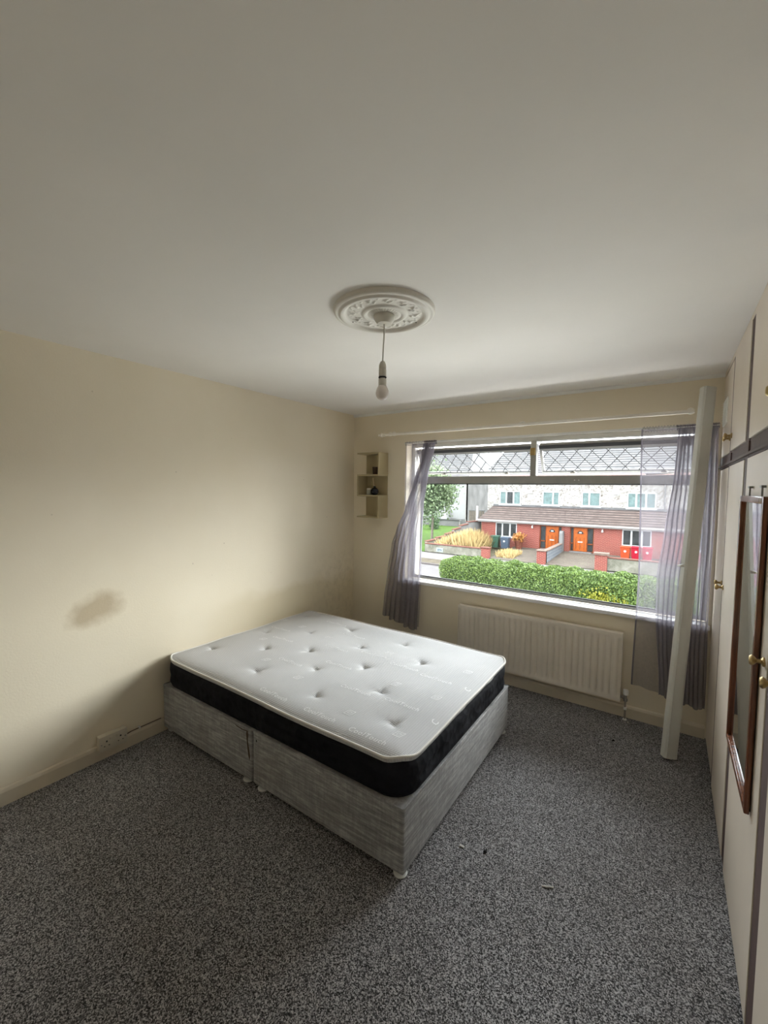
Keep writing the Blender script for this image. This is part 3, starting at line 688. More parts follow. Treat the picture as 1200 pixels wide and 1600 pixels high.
# ------------------------------------------------------------------ ceiling rose and pendant
CX, CY = 1.712, -1.945
rose = thing('ceiling_rose', 'round white plaster ceiling rose with moulded leaf pattern', 'ceiling rose', (CX, CY, H))
prof = [(.0, -.020), (.03, -.020), (.06, -.019), (.072, -.017), (.078, -.021), (.086, -.023), (.094, -.020), (.099, -.015), (.104, -.014), (.160, -.014), (.166, -.017), (.171, -.024), (.178, -.028), (.187, -.028), (.193, -.023), (.197, -.020), (.206, -.021), (.213, -.018), (.216, -.010), (.216, 0)]
nA, nR = 288, 110
acc = [0.]
for a, b in zip(prof, prof[1:]): acc.append(acc[-1] + math.hypot(b[0] - a[0], (b[1] - a[1])))
def rfn2(u, v):
    s_ = v * acc[-1]; j = 0
    while j < len(acc) - 2 and acc[j + 1] < s_: j += 1
    f = (s_ - acc[j]) / (acc[j + 1] - acc[j]); r = prof[j][0] * (1 - f) + prof[j + 1][0] * f; z = prof[j][1] * (1 - f) + prof[j + 1][1] * f
    th = u * 2 * math.pi
    if .104 < r < .160:
        e = math.sin(math.pi * (r - .104) / .056)
        a = math.sin(12 * th + 60 * (r - .13)) ; b = math.cos(24 * th - 160 * (r - .12)); c = math.sin(36 * th) * math.sin(190 * (r - .104))
        z -= .008 * e * max(0, .45 * a + .4 * b + .3 * c)
    if .028 < r < .072: z -= .0022 * abs(math.sin(16 * th)) * math.sin(math.pi * (r - .028) / .044)
    return (CX + r * math.cos(th), CY + r * math.sin(th), H + z)
part('moulded_disc', MB().grid(rfn2, nA, nR, True), 'plaster', rose, 70)
for a in (64, 184, 304):
    q = math.radians(a); part('screw_hole', MB().lathe([(.0032, 0), (.0032, -.0015)], (CX + .163 * math.cos(q), CY + .163 * math.sin(q), H - .0155), 'z', 10), 'dark', rose)
pen = thing('pendant_light', 'bare frosted bulb on a white cord hanging below the ceiling rose', 'pendant light', (CX, CY, H - .02))
part('ceiling_cup', MB().lathe([(.044, 0), (.045, -.004), (.044, -.017), (.038, -.026), (.030, -.036), (.012, -.038)], (CX, CY, H - .019), 'z', 32), 'plastic', pen, 40)
part('cord', MB().tube([(CX, CY, H - .05), (CX, CY, 2.30), (CX - .003, CY - .001, 2.24), (CX - .006, CY, 2.186)], .0032, 8), 'plastic', pen, 60)
LX = CX - .006
part('lamp_holder', MB().lathe([(.005, .052), (.010, .048), (.0155, .034), (.0165, .022), (.0165, .018), (.0150, .017), (.0150, .016), (.0170, .015), (.0170, -.012), (.0155, -.014)], (LX, CY, 2.138), 'z', 24), 'plastic', pen, 40)
part('shade_ring', MB().lathe([(.0175, .004), (.0175, 0), (.013, -.001)], (LX, CY, 2.118), 'z', 24), 'dark', pen, 40, 'dark ring under the lamp holder')
part('bulb_neck', MB().lathe([(.0125, .010), (.0125, .004), (.0175, .002), (.0175, -.024), (.017, -.026)], (LX, CY, 2.110), 'z', 24), 'plastic', pen, 40)
bp = [(.017, .0), (.0215, -.008), (.0265, -.020), (.0285, -.032), (.0265, -.044), (.0205, -.054), (.012, -.060), (.001, -.062)]
part('bulb', MB().lathe(bp, (LX, CY, 2.085), 'z', 28), 'bulb', pen, 180, 'frosted glass bulb, unlit')

# ------------------------------------------------------------------ zigzag corner shelf
SX0, SX1, SD = .166, .432, .160; SZ = (1.352, 1.5625, 1.765, 1.978); tk = .015
sh = thing('wall_shelf', 'cream zigzag shelf unit with three open tiers in the corner', 'shelf', (SX0, 0, SZ[0]))
for z in SZ: part('board', MB().box(SX0, -SD, z, SX1, 0, z + tk, .0015), 'shelf', sh)
part('side_panel', MB().box(SX1 - tk, -SD, SZ[0] + tk, SX1, 0, SZ[1], .0008), 'shelf', sh)
part('side_panel', MB().box(SX1 - tk, -SD, SZ[2] + tk, SX1, 0, SZ[3], .0008), 'shelf', sh)
part('side_panel', MB().box(SX0, -SD, SZ[1] + tk, SX0 + tk, 0, SZ[2], .0008), 'shelf', sh)
part('back_panel', MB().box(SX0 + .002, -.008, SZ[0] + tk, SX1 - .003, 0, SZ[3]), 'shelf', sh)
zt = SZ[1] + tk
va = thing('reed_diffuser', 'small round black bottle with a leaning reed on the middle shelf', 'diffuser', (.330, -.085, zt))
part('bottle', MB().lathe([(.018, 0), (.032, .008), (.040, .028), (.038, .048), (.026, .066), (.012, .074), (.011, .086), (.014, .088)], (.330, -.085, zt), 'z', 24), 'darkglass', va, 60)
part('reed', MB().tube([(.330, -.085, zt + .03), (.302, -.075, zt + .172)], .003, 6), 'straw', va)
part('reed', MB().tube([(.330, -.085, zt + .03), (.315, -.098, zt + .165)], .0025, 6), 'straw', va)
jr = thing('candle_jar', 'small pale candle jar beside the black bottle', 'jar', (.262, -.085, zt))
part('glass_body', MB().lathe([(.022, 0), (.026, .004), (.026, .036), (.024, .040), (.024, .052), (.020, .053)], (.262, -.085, zt), 'z', 24), 'jar', jr, 50)
part('lid', MB().lathe([(.025, 0), (.025, .010), (.018, .013)], (.262, -.085, zt + .0535), 'z', 24), 'plastic', jr, 50)
gl = thing('glass_tumbler', 'small brown glass tumbler on the upper shelf', 'tumbler', (.330, -.075, SZ[2] + tk))
part('glass_body', MB().lathe([(.022, 0), (.026, .002), (.030, .075), (.028, .075), (.024, .006)], (.330, -.075, SZ[2] + tk), 'z', 24), 'torn', gl, 60)
part('base_disc', MB().lathe([(.0235, 0), (.0235, .004)], (.330, -.075, SZ[2] + tk + .001), 'z', 20), 'jar', gl)

# ------------------------------------------------------------------ fitted wardrobe
wd = thing('fitted_wardrobe', 'floor-to-ceiling fitted wardrobe with cream doors and plum strips', 'wardrobe', (XW, -2, 0))
c_ = MB(); c_.box(XW + .020, YB, 0, XR, -.004, H - .002); part('carcass', c_, 'plum', wd, label='plum-brown carcass seen between doors')
gaps = [-.006, -.535, -1.155, -1.885, -2.50, -3.15, -3.78, YB + .004]
GW = [0, .028, .045, .050, .028, .045, .028, 0]
for i in range(len(gaps) - 1):
    # the carcass shows between the doors as plum-brown strips, wider at the hinge side
    y1, y0 = gaps[i] - GW[i] - .002, gaps[i + 1] + GW[i + 1] + .002
    if 0 < i: part('door_strip', MB().box(XW + .003, gaps[i] - GW[i], .012, XW + .0205, gaps[i] + GW[i], 2.366, .0008), 'plum', wd)
    dx = .006 if i == 0 else 0.
    lo = part('door', MB().box(XW + dx, y0, .012, XW + .020, y1, 1.782, .0015), 'door', wd)
    up = part('upper_door', MB().box(XW + dx, y0, 1.862, XW + .020, y1, 2.366, .0015), 'door', wd)
    side = y0 + .040 if i % 2 == 0 else y1 - .040
    if i < 6:
        for zc, par in ((1.135, lo), (1.940, up)):
            k_ = MB(); k_.lathe([(.014, 0), (.014, -.004), (.007, -.008), (.006, -.018), (.013, -.024), (.016, -.030), (.012, -.035), (.003, -.036)], (XW + dx, side, zc), 'x', 18)
            k_.box(XW + dx - .004, side - .022, zc - .006, XW + dx - .0005, side + .022, zc + .006, .001)
            part('knob', k_, 'brass', par, 50)
    if i == 0:
        v_ = MB(); v_.box(XW - .001, -.270, 2.052, XW + .006, -.055, 2.205, .002)
        vg = part('vent_grille', v_, 'vent', up, label='white louvred vent plate on the first upper door')
# louvres as part of the wardrobe (one more level is not allowed under a door part)
for k in range(9):
    z = 2.066 + k * .0152; part('louvre', MB().hexa([(x, y, z + dz) for x, dz in ((XW - .006, 0), (XW - .001, .006)) for y in (-.258, -.067) for dz in (dz, dz + .003)]), 'vent', wd)
part('ceiling_filler', MB().box(XW + .004, YB, 2.370, XW + .021, -.004, H - .003), 'door', wd)
part('top_gap_shadow_strip', MB().box(XW + .010, YB, 2.366, XW + .021, -.004, 2.370), 'plum', wd).name = 'gap_shade_strip'  # plum strip stands in for the shadow gap below the filler
part('middle_rail', MB().box(XW + .004, YB, 1.786, XW + .021, -.004, 1.858, .001), 'plum', wd)
part('rail_track', MB().box(XW - .006, YB, 1.794, XW + .005, -.004, 1.806, .003, 2), 'plum', wd)
for yj in (-.61, -1.22, -1.9): part('rail_joint', MB().box(XW - .002, yj - .006, 1.808, XW + .005, yj + .006, 1.852, .001), 'plum', wd)
part('plinth', MB().box(XW + .012, YB, 0, XW + .021, -.004, .012), 'dark', wd)

# mirror hung on the third door
mi = thing('hanging_mirror', 'tall wood-framed mirror hung on a wardrobe door', 'mirror', (XW, -1.47, .612))
my0, my1, mz0, mz1, fw, ft = -1.735, -1.218, .615, 1.630, .024, .018
part('mirror_glass', MB().box(XW - .008, my0 + .02, mz0 + .02, XW - .004, my1 - .02, mz1 - .02), 'mirror', mi)
part('backing_board', MB().box(XW - .004, my0 + .008, mz0 + .008, XW - .0005, my1 - .008, mz1 - .008), 'torn', mi)
for y0, y1, z0, z1 in ((my0, my0 + fw, mz0, mz1), (my1 - fw, my1, mz0, mz1), (my0 + fw, my1 - fw, mz0, mz0 + fw), (my0 + fw, my1 - fw, mz1 - fw, mz1)):
    part('frame_rail', MB().box(XW - ft, y0, z0, XW - .004, y1, z1, .003, 2), 'wood', mi, 40)
for yy in (-1.385, -1.640):
    h_ = MB(); h_.tube([(XW - .008, yy, mz1 - .003), (XW - .008, yy, mz1 + .030)], .003, 6); h_.box(XW - .013, yy - .016, mz1 + .028, XW - .0005, yy + .016, mz1 + .036, .001)
    part('hanging_hook', h_, 'steel', mi)

# ------------------------------------------------------------------ long white casing leaning in the corner
cs = thing('plastic_casing', 'long off-white plastic casing leaning upright in the right corner', 'casing', (2.812, -.402, 0))
a = Vector((2.812, -.402, .012)); b = Vector((2.924, -.102, 2.300))
prof = [(-.040, -.014), (-.034, -.022), (-.018, -.026), (.022, -.026), (.036, -.020), (.040, -.008), (.040, .020), (-.040, .020)]
up = Vector((-.55, .83, 0)).normalized()
axis = (b - a).normalized(); uu = axis.cross(up).normalized(); uu = uu if uu.x > 0 else -uu; vv = axis.cross(uu).normalized()
vv = vv if vv.dot(up) > 0 else -vv
mb = MB(); A = [mb.bm.verts.new(a + uu * p[0] + vv * p[1]) for p in prof]; B = [mb.bm.verts.new(b + uu * p[0] + vv * p[1]) for p in prof]
for i in range(8): mb.bm.faces.new((A[i], A[(i + 1) % 8], B[(i + 1) % 8], B[i]))
mb.bm.faces.new(A); mb.bm.faces.new(B); part('long_box_section', mb, 'casing', cs, 20)
mb = MB(); mb.prism([(-.002, -.002), (.002, -.002), (.002, .002), (-.002, .002)], a + uu * -.030 + vv * -.0245 + axis * .01, b + uu * -.030 + vv * -.0245, up)
part('raised_rib', mb, 'casing', cs)
hh = a + axis * 1.175 + uu * -.040
mb = MB(); mb.hexa([hh + uu * p + vv * q + axis * r for p, rr2 in ((-.026, .004), (.001, .014)) for q in (-.010, .012) for r in (-.004, rr2)])
part('end_clip', mb, 'casing', cs, label='small clip sticking out of the left edge')
mb = MB(); c0 = a + axis * .62
mb.prism([(p[0] * 1.02, p[1] * 1.02) for p in prof], a + axis * 2.20, a + axis * 2.204, up) if False else None

# ------------------------------------------------------------------ litter on the carpet
tag(part('paper_scrap', MB().box(2.018, -1.732, 0.001, 2.040, -1.720, .005, .001), 'paper'), 'tiny white paper scrap on carpet nearest the bed corner', 'scrap')
mb = MB(); mb.box(2.121, -1.701, .001, 2.135, -1.689, .008, .003); mb.box(2.128, -1.688, .001, 2.131, -1.678, .007); tag(part('fluff_crumb', mb, 'crumb'), 'small black crumb on the carpet between two white scraps', 'crumb')
mb = MB(); mb.tube([(2.380, -1.716, .004), (2.422, -1.694, .004)], .003, 6); tag(part('paper_stick', mb, 'paper'), 'thin white stick lying on the carpet towards the wardrobe', 'stick')
mb = MB(); mb.box(2.503, -.401, .001, 2.519, -.389, .008, .003); tag(part('fluff_crumb', mb, 'crumb'), 'small black crumb on the carpet in front of the radiator', 'crumb')
mb = MB(); mb.box(2.565, -.095, .001, 2.577, -.085, .007, .002); tag(part('paper_scrap', mb, 'paper'), 'tiny pale crumb on carpet beside the radiator pipe', 'scrap')
mb = MB(); mb.box(1.277, -2.509, .001, 1.288, -2.500, .005, .002); tag(part('paper_scrap', mb, 'paper'), 'tiny pale crumb on carpet in front of the bed', 'scrap')

# ================================================================== OUTSIDE
G = -3.1
def flat(name, x0, y0, x1, y1, z, mat, label, cat, z2=None):
    z2 = z if z2 is None else z2; mb = MB(); mb.hexa([(x, y, zz) for x in (x0, x1) for y, zt_ in ((y0, z), (y1, z2)) for zz in (zt_ - .15, zt_)]); return struct(name, mb, mat, label, cat)
flat('ground', -90, .6, 90, 120, G - .16, 'soil', 'open ground beyond the street', 'ground')
flat('front_bounce_drive', -40, .7, 40, 13.0, G - .02, 'near_bounce', 'unseen driveway below the window, made pale to bounce light indoors', 'driveway')  # added out of view as a reflector for the ceiling
flat('hedge_bed', -40, 13.0, 40, 15.2, G - .03, 'soil', 'soil bed under the hedge', 'garden')
flat('near_path', -60, 15.2, 60, 16.1, G - .05, 'path', 'pale footpath behind the hedge', 'footpath')
flat('road', -60, 16.1, 60, 20.2, G - .12, 'road', 'pale tarmac road between hedge and opposite gardens', 'road')
flat('kerb', -60, 20.2, 60, 20.36, G - .02, 'kerb', 'stone kerb across the road', 'kerb')
flat('verge', -60, 20.36, -6.5, 21.9, G - .03, 'verge', 'worn grass verge in front of the grey garden wall', 'verge')
flat('driveway_apron', -6.5, 20.36, 60, 21.9, G - .03, 'path', 'concrete apron across the verge', 'driveway')
flat('far_footpath', -60, 21.9, 60, 24.4, G - .02, 'path', 'pale footpath below the opposite garden walls', 'footpath')
flat('driveway', -7.45, 24.4, 60, 31.4, G + .03, 'drive', 'weathered paved driveways before the orange doors', 'driveway', G + .27)
flat('garden_bed', -12.6, 24.4, -7.45, 31.4, G + .02, 'soil', 'overgrown bed before the left brick house', 'garden', G + .1)
flat('side_lawn', -40, 24.4, -12.4, 44.5, G + .02, 'grass', 'green lawn of the white house', 'lawn', G + .55)

# hedge
hg = thing('hedge', 'long clipped green hedge below the window', 'hedge', (0, 14.1, G))
hx0, hx1, hy0, hy1, hz0, hz1 = -5.75, 7.5, 13.45, 14.95, G - .02, -1.52
part('twig_core', MB().box(hx0 + .16, hy0 + .14, hz0, hx1 - .16, hy1 - .14, hz1 - .16), 'core', hg)
def hedge_pts(n):
    L_ = hx1 - hx0; D = hy1 - hy0; Hh = hz1 - hz0
    areas = np.array([L_ * Hh, L_ * D, L_ * Hh * .3, D * Hh, D * Hh]); c = NP.choice(5, n, p=areas / areas.sum()); u = NP.rand(n); v_ = NP.rand(n); P = np.zeros((n, 3))
    for k in range(5):
        m_ = c == k
        if k == 0: P[m_] = np.c_[hx0 + L_ * u[m_], np.full(m_.sum(), hy0), hz0 + Hh * v_[m_]]
        if k == 1: P[m_] = np.c_[hx0 + L_ * u[m_], hy0 + D * v_[m_], np.full(m_.sum(), hz1)]
        if k == 2: P[m_] = np.c_[hx0 + L_ * u[m_], np.full(m_.sum(), hy1), hz0 + Hh * v_[m_]]
        if k == 3: P[m_] = np.c_[np.full(m_.sum(), hx0), hy0 + D * u[m_], hz0 + Hh * v_[m_]]
        if k == 4: P[m_] = np.c_[np.full(m_.sum(), hx1), hy0 + D * u[m_], hz0 + Hh * v_[m_]]
    b = .075 * (np.sin(P[:, 0] * 3.1) * np.cos(P[:, 1] * 4 + P[:, 2] * 3.3) + np.sin(P[:, 0] * 7.7 + P[:, 2] * 6) * .6)
    ctr = np.array([0, (hy0 + hy1) / 2, (hz0 + hz1) / 2]); d = P - ctr; d[:, 0] = np.where(P[:, 0] < hx0 + .4, -1, 0); d[:, 1] *= .6; d /= np.linalg.norm(d, axis=1)[:, None] + 1e-6
    P += d * (b + NP.uniform(-.13, .06, n))[:, None]
    # rounded shoulders
    sh_ = np.clip((P[:, 2] - (hz1 - .25)) / .25, 0, 1) ** 2 * .18; P[:, 1] += np.where(P[:, 1] < ctr[1], sh_, -sh_); 
    sh2 = np.clip((hx0 + .5 - P[:, 0]) / .5, 0, 1) ** 2 * .16; P[:, 2] -= sh2 * (P[:, 2] > ctr[2])
    return P
leaves('foliage', hedge_pts(95000), .05, 'leaf', hg)
yp = np.c_[NP.normal(.95, .32, 900), np.full(900, hy0 - .02) + NP.uniform(-.09, .03, 900), NP.normal(-2.35, .2, 900)]
leaves('yellow_foliage', yp, .05, 'leaf_y', hg)['label'] = 'patch of yellow leaves near the right end'

# tree on the left
def tree(name, label, x, y, z0, zc, rx, rz, n, mat, size, trunk=.12, seed=1):
    t_ = thing(name, label, 'tree', (x, y, z0)); rr = np.random.RandomState(seed)
    tb = MB(); tb.tube([(x, y, z0), (x + .05, y, z0 + (zc - z0) * .5), (x, y, zc)], [trunk, trunk * .8, trunk * .5], 10)
    for k in range(9):
        a = k * 2.4; tb.tube([(x, y, z0 + (zc - z0) * (.45 + .05 * k)), (x + rx * .35 * math.cos(a), y + rx * .35 * math.sin(a), zc - rz * .1 + .12 * k), (x + rx * .7 * math.cos(a), y + rx * .7 * math.sin(a), zc + rz * .2)], [trunk * .45, trunk * .25, .02], 6)
    part('trunk', tb, 'bark', t_, 60)
    c = rr.normal(size=(46, 3)); c /= np.linalg.norm(c, axis=1)[:, None]; c *= rr.uniform(.35, 1., (46, 1)) ; k = rr.choice(46, n)
    P = c[k] * .82 + rr.normal(size=(n, 3)) * .17; P *= np.array([rx, rx, rz]); P += np.array([x, y, zc])
    leaves('foliage', P, size, mat, t_); return t_
tree('leafy_tree', 'green leafy tree beside the left curtain, before the white house', -14.9, 30, G + .2, 1.7, 2.5, 3.1, 9000, 'leaf_t', .15, seed=3)
tree('background_tree', 'yellow-green tree rising behind the leafy tree', -25.5, 37, G + .3, 1.8, 3.2, 3.6, 5000, 'leaf_y', .2, seed=5)
tree('conifer_shrub', 'small dark pointed shrub on the white house lawn', -18.6, 37.5, G + .35, -1.95, .7, 1.0, 1800, 'leaf_d', .1, .05, seed=8)

# straw grass
n = 4200; by = NP.uniform(24.95, 28.2, n); bx = -12.0 + (by - 24.5) * .32 + NP.rand(n) * (3.3 - (by - 24.5) * .32); kk = (NP.rand(n) < .92)
hgt = NP.uniform(.7, 1.65, n) * np.clip(1.15 - .5 * np.abs(bx + 9.9) / 1.6, .3, 1.1); zz = np.full(n, G + .04)
lx = NP.normal(0, .22, n); ly = NP.normal(0, .2, n); wv = .03
V = np.stack([np.c_[bx - wv, by, zz], np.c_[bx + wv, by, zz], np.c_[bx + lx * .5 + wv * .8, by + ly * .5, zz + hgt * .65], np.c_[bx + lx, by + ly, zz + hgt]], 1).reshape(-1, 3)
dg_ = raw_mesh('straw_grass', V, np.arange(4 * n).reshape(-1, 4), 'dry', None, 'stuff'); tag(dg_, 'tall dry straw-coloured grass inside the grey garden wall', 'dry grass', None, 'stuff')
n = 900; bx = NP.uniform(-7.2, -6.0, n); by = NP.uniform(25.0, 27.2, n); hgt = NP.uniform(.15, .5, n); zz = np.full(n, G + .05); lx = NP.normal(0, .12, n); ly = NP.normal(0, .1, n)
V = np.stack([np.c_[bx - wv, by, zz], np.c_[bx + wv, by, zz], np.c_[bx + lx * .5 + wv, by + ly * .5, zz + hgt * .6], np.c_[bx + lx, by + ly, zz + hgt]], 1).reshape(-1, 3)
dg_ = raw_mesh('weed_clump', V, np.arange(4 * n).reshape(-1, 4), 'dry', None, 'stuff'); tag(dg_, 'yellowish weeds beside the short red brick gate pier', 'weeds', None, 'stuff')

# ---- garden walls
gw = thing('garden_wall', 'mottled grey rendered garden wall with red coping on the left', 'garden wall', (-10, 24.5, G))
part('wall_body', MB().box(-12.5, 24.4, G - .1, -8.0, 24.6, -2.50, .01), 'render_old', gw)
part('coping', MB().box(-12.55, 24.35, -2.50, -8.0, 24.65, -2.43, .015), 'cop', gw)
p_ = part('gate_pier', MB().box(-8.02, 24.32, G - .1, -7.46, 24.68, -2.42, .01), 'brick', gw); part('pier_cap', MB().box(-8.07, 24.27, -2.42, -7.41, 24.73, -2.34, .02), 'cop', gw)
sg = thing('street_sign', 'small pale rectangular sign plate on the grey garden wall', 'sign', (-11.25, 24.38, -2.98))
part('plate', MB().box(-11.55, 24.375, -3.02, -10.98, 24.395, -2.70, .005), 'sign', sg)
mb = MB(); mb.box(-11.42, 24.371, -2.93, -11.34, 24.376, -2.79); mb.box(-11.28, 24.371, -2.90, -11.20, 24.376, -2.79); mb.box(-11.16, 24.371, -2.93, -11.10, 24.376, -2.82); part('faded_marks', mb, 'bin_b', sg)
sw = thing('stepped_wall', 'stepped side garden wall with terracotta coping, left of the brick house', 'garden wall', (-11.5, 27.5, G))
A_ = np.array([-12.5, 24.5]); B_ = np.array([-10.6, 30.6]); st = [(0, -2.36), (.17, -2.26), (.171, -2.16), (.33, -2.06), (.331, -1.94), (.47, -1.80), (.471, -1.62), (.60, -1.50), (.601, -1.34), (.74, -1.22), (.741, -1.06), (1.0, -1.02)]
dvec = (B_ - A_); nv_ = np.array([dvec[1], -dvec[0]]) / np.linalg.norm(dvec)
for (s0, z0), (s1, z1) in list(zip(st, st[1:]))[::2]:
    P0 = A_ + dvec * s0; P1 = A_ + dvec * s1; wv_ = nv_ * .11
    part('wall_section', MB().hexa([(*(P + w_), zq) for P in (P0, P1) for w_ in (-wv_, wv_) for zq in (G - .1, z0 if P is P0 else z1)]), 'render_g' if s0 > .45 else 'render_old', sw)
    wv_ = nv_ * .16
    part('coping', MB().hexa([(*(P + w_), zq) for P, zb_ in ((P0, z0), (P1, z1)) for w_ in (-wv_, wv_) for zq in (zb_, zb_ + .07)]), 'cop', sw)
dw = thing('dividing_wall', 'blue-grey block wall with red pier dividing the two driveways', 'garden wall', (-3.9, 27, G))
part('wall_body', MB().box(-3.92, 24.6, G - .1, -3.72, 29.9, -2.30), 'block', dw)
part('coping', MB().hexa([(x, y, z) for x in (-3.97, -3.67) for y, zb_ in ((24.6, -2.30), (29.3, -2.30)) for z in (zb_, zb_ + .07)]), 'cop_pale', dw)
part('pier', MB().box(-4.25, 24.35, G - .1, -3.72, 24.8, -2.28, .01), 'brick', dw); part('pier_cap', MB().box(-4.30, 24.3, -2.28, -3.67, 24.85, -2.20, .02), 'cop_pale', dw)
mb = MB(); ar = [(0, G), (0, -1.55)] + [(.32 - .32 * math.cos(a), -1.55 + .22 * math.sin(a)) for a in [i * math.pi / 8 for i in range(1, 8)]] + [(.64, -1.55), (.64, G)]
for s_, X_ in ((0, -3.93), (1, -3.70)): mb.poly([(X_, 29.3 + a_, z_) for a_, z_ in (ar if s_ else ar[::-1])])
for (a0, z0), (a1, z1) in zip(ar, ar[1:]): mb.poly([(-3.93, 29.3 + a0, z0), (-3.93, 29.3 + a1, z1), (-3.70, 29.3 + a1, z1), (-3.70, 29.3 + a0, z0)])
part('arched_end', mb, 'render_g', dw)
rw = thing('garden_wall', 'pale stone-rendered garden wall with capped brick pier on the right', 'garden wall', (2, 24.5, G))
part('wall_body', MB().box(-.2, 24.4, G - .1, 9, 24.6, -2.33, .01), 'render_old', rw); part('coping', MB().box(-.2, 24.35, -2.33, 9, 24.65, -2.25, .02), 'cop', rw)
part('pier', MB().box(-.85, 24.3, G - .1, -.18, 24.75, -2.16, .01), 'brick', rw); part('pier_cap', MB().hexa([(x, y, z) for x, y_, in ((-.92, 0), (-.11, 0)) for y in (24.22, 24.83) for z in (-2.16, -2.04)]), 'cop_pale', rw)

# ---- bins and planter
def wheelie(x, y, w_, z0, z1, mat, label, emblem=True, cat='wheelie bin'):
    b = thing('wheelie_bin', label, cat, (x, y, z0)); hw = w_ / 2
    mb = MB(); mb.hexa([(x + sx * hw * k, y + sy * .30 * k, z) for sx in (-1, 1) for sy in (-1, 1) for z, k in ((z0 + .04, .82), (z1 - .08, 1.))]); part('body', mb, mat, b)
    part('lid', MB().box(x - hw - .02, y - .33, z1 - .08, x + hw + .02, y + .33, z1, .02), mat, b)
    for sx in (-1, 1): part('wheel', MB().lathe([(.09, -.03), (.09, .03)], (x + sx * hw * .8, y + .26, z0 + .09), 'x', 14), 'dark', b)
    if emblem:
        part('sticker', MB().lathe([(.075, 0), (.075, -.006)], (x, y - .303, (z0 + z1) / 2 + .15), 'y', 12), 'sticker', b, label='round white emblem sticker')
    return b
gd = lambda y: G + .03 + (y - 24.4) / 7 * .24
wheelie(.42, 28.6, .56, gd(28.6), -2.0, 'bin_o', 'orange-red bin under the right ground-floor window, leftmost of three')
wheelie(1.05, 28.6, .55, gd(28.6), -1.98, 'bin_r', 'crimson bin under the right ground-floor window, middle of three')
wheelie(1.68, 28.6, .56, gd(28.6), -1.98, 'bin_r', 'crimson bin seen through the curtain, rightmost of three')
wheelie(-8.60, 28.9, .62, gd(28.9) - .02, -1.98, 'bin_g', 'dark green bin before the left ground-floor window', False)
wheelie(-7.75, 28.7, .62, gd(28.7), -2.02, 'bin_b', 'slate-blue bin beside the dark green bin', True)
pl = thing('planter', 'terracotta planter of orange flowers beside the left brick house window', 'planter', (-6.85, 29.2, gd(29.2)))
part('pot', MB().lathe([(.22, 0), (.30, .55), (.33, .60), (.33, .68), (.28, .68)], (-6.85, 29.2, gd(29.2)), 'z', 20), 'pot', pl, 50)
P = NP.normal(size=(700, 3)) * np.array([.17, .17, .16]) + np.array([-6.85, 29.2, gd(29.2) + .88]); leaves('blooms', P, .11, 'flower', pl)

# ---- the opposite houses
YP, YU = 30.0, 31.3
def win_far(parent, x0, x1, z0, z1, y, splits, pane_mats, name='window'):
    f = .07; mb = MB(); xs = [x0] + list(splits) + [x1]
    mb.box(x0, y - .05, z1 - f, x1, y + .06, z1); mb.box(x0, y - .05, z0, x1, y + .06, z0 + f)
    for i, xq in enumerate(xs):
        a0, a1 = (xq, xq + f) if i == 0 else ((xq - f, xq) if i == len(xs) - 1 else (xq - f * .8, xq + f * .8)); mb.box(a0, y - .05, z0 + f, a1, y + .06, z1 - f)
    wdw = part(name, mb, 'upvc', parent)
    for i in range(len(xs) - 1): part('pane', MB().box(xs[i] + .04, y, z0 + .04, xs[i + 1] - .04, y + .03, z1 - .04), pane_mats[i % len(pane_mats)], wdw)
    part('window_ledge', MB().box(x0 - .06, y - .10, z0 - .08, x1 + .06, y + .02, z0), 'upvc', wdw)
    return wdw
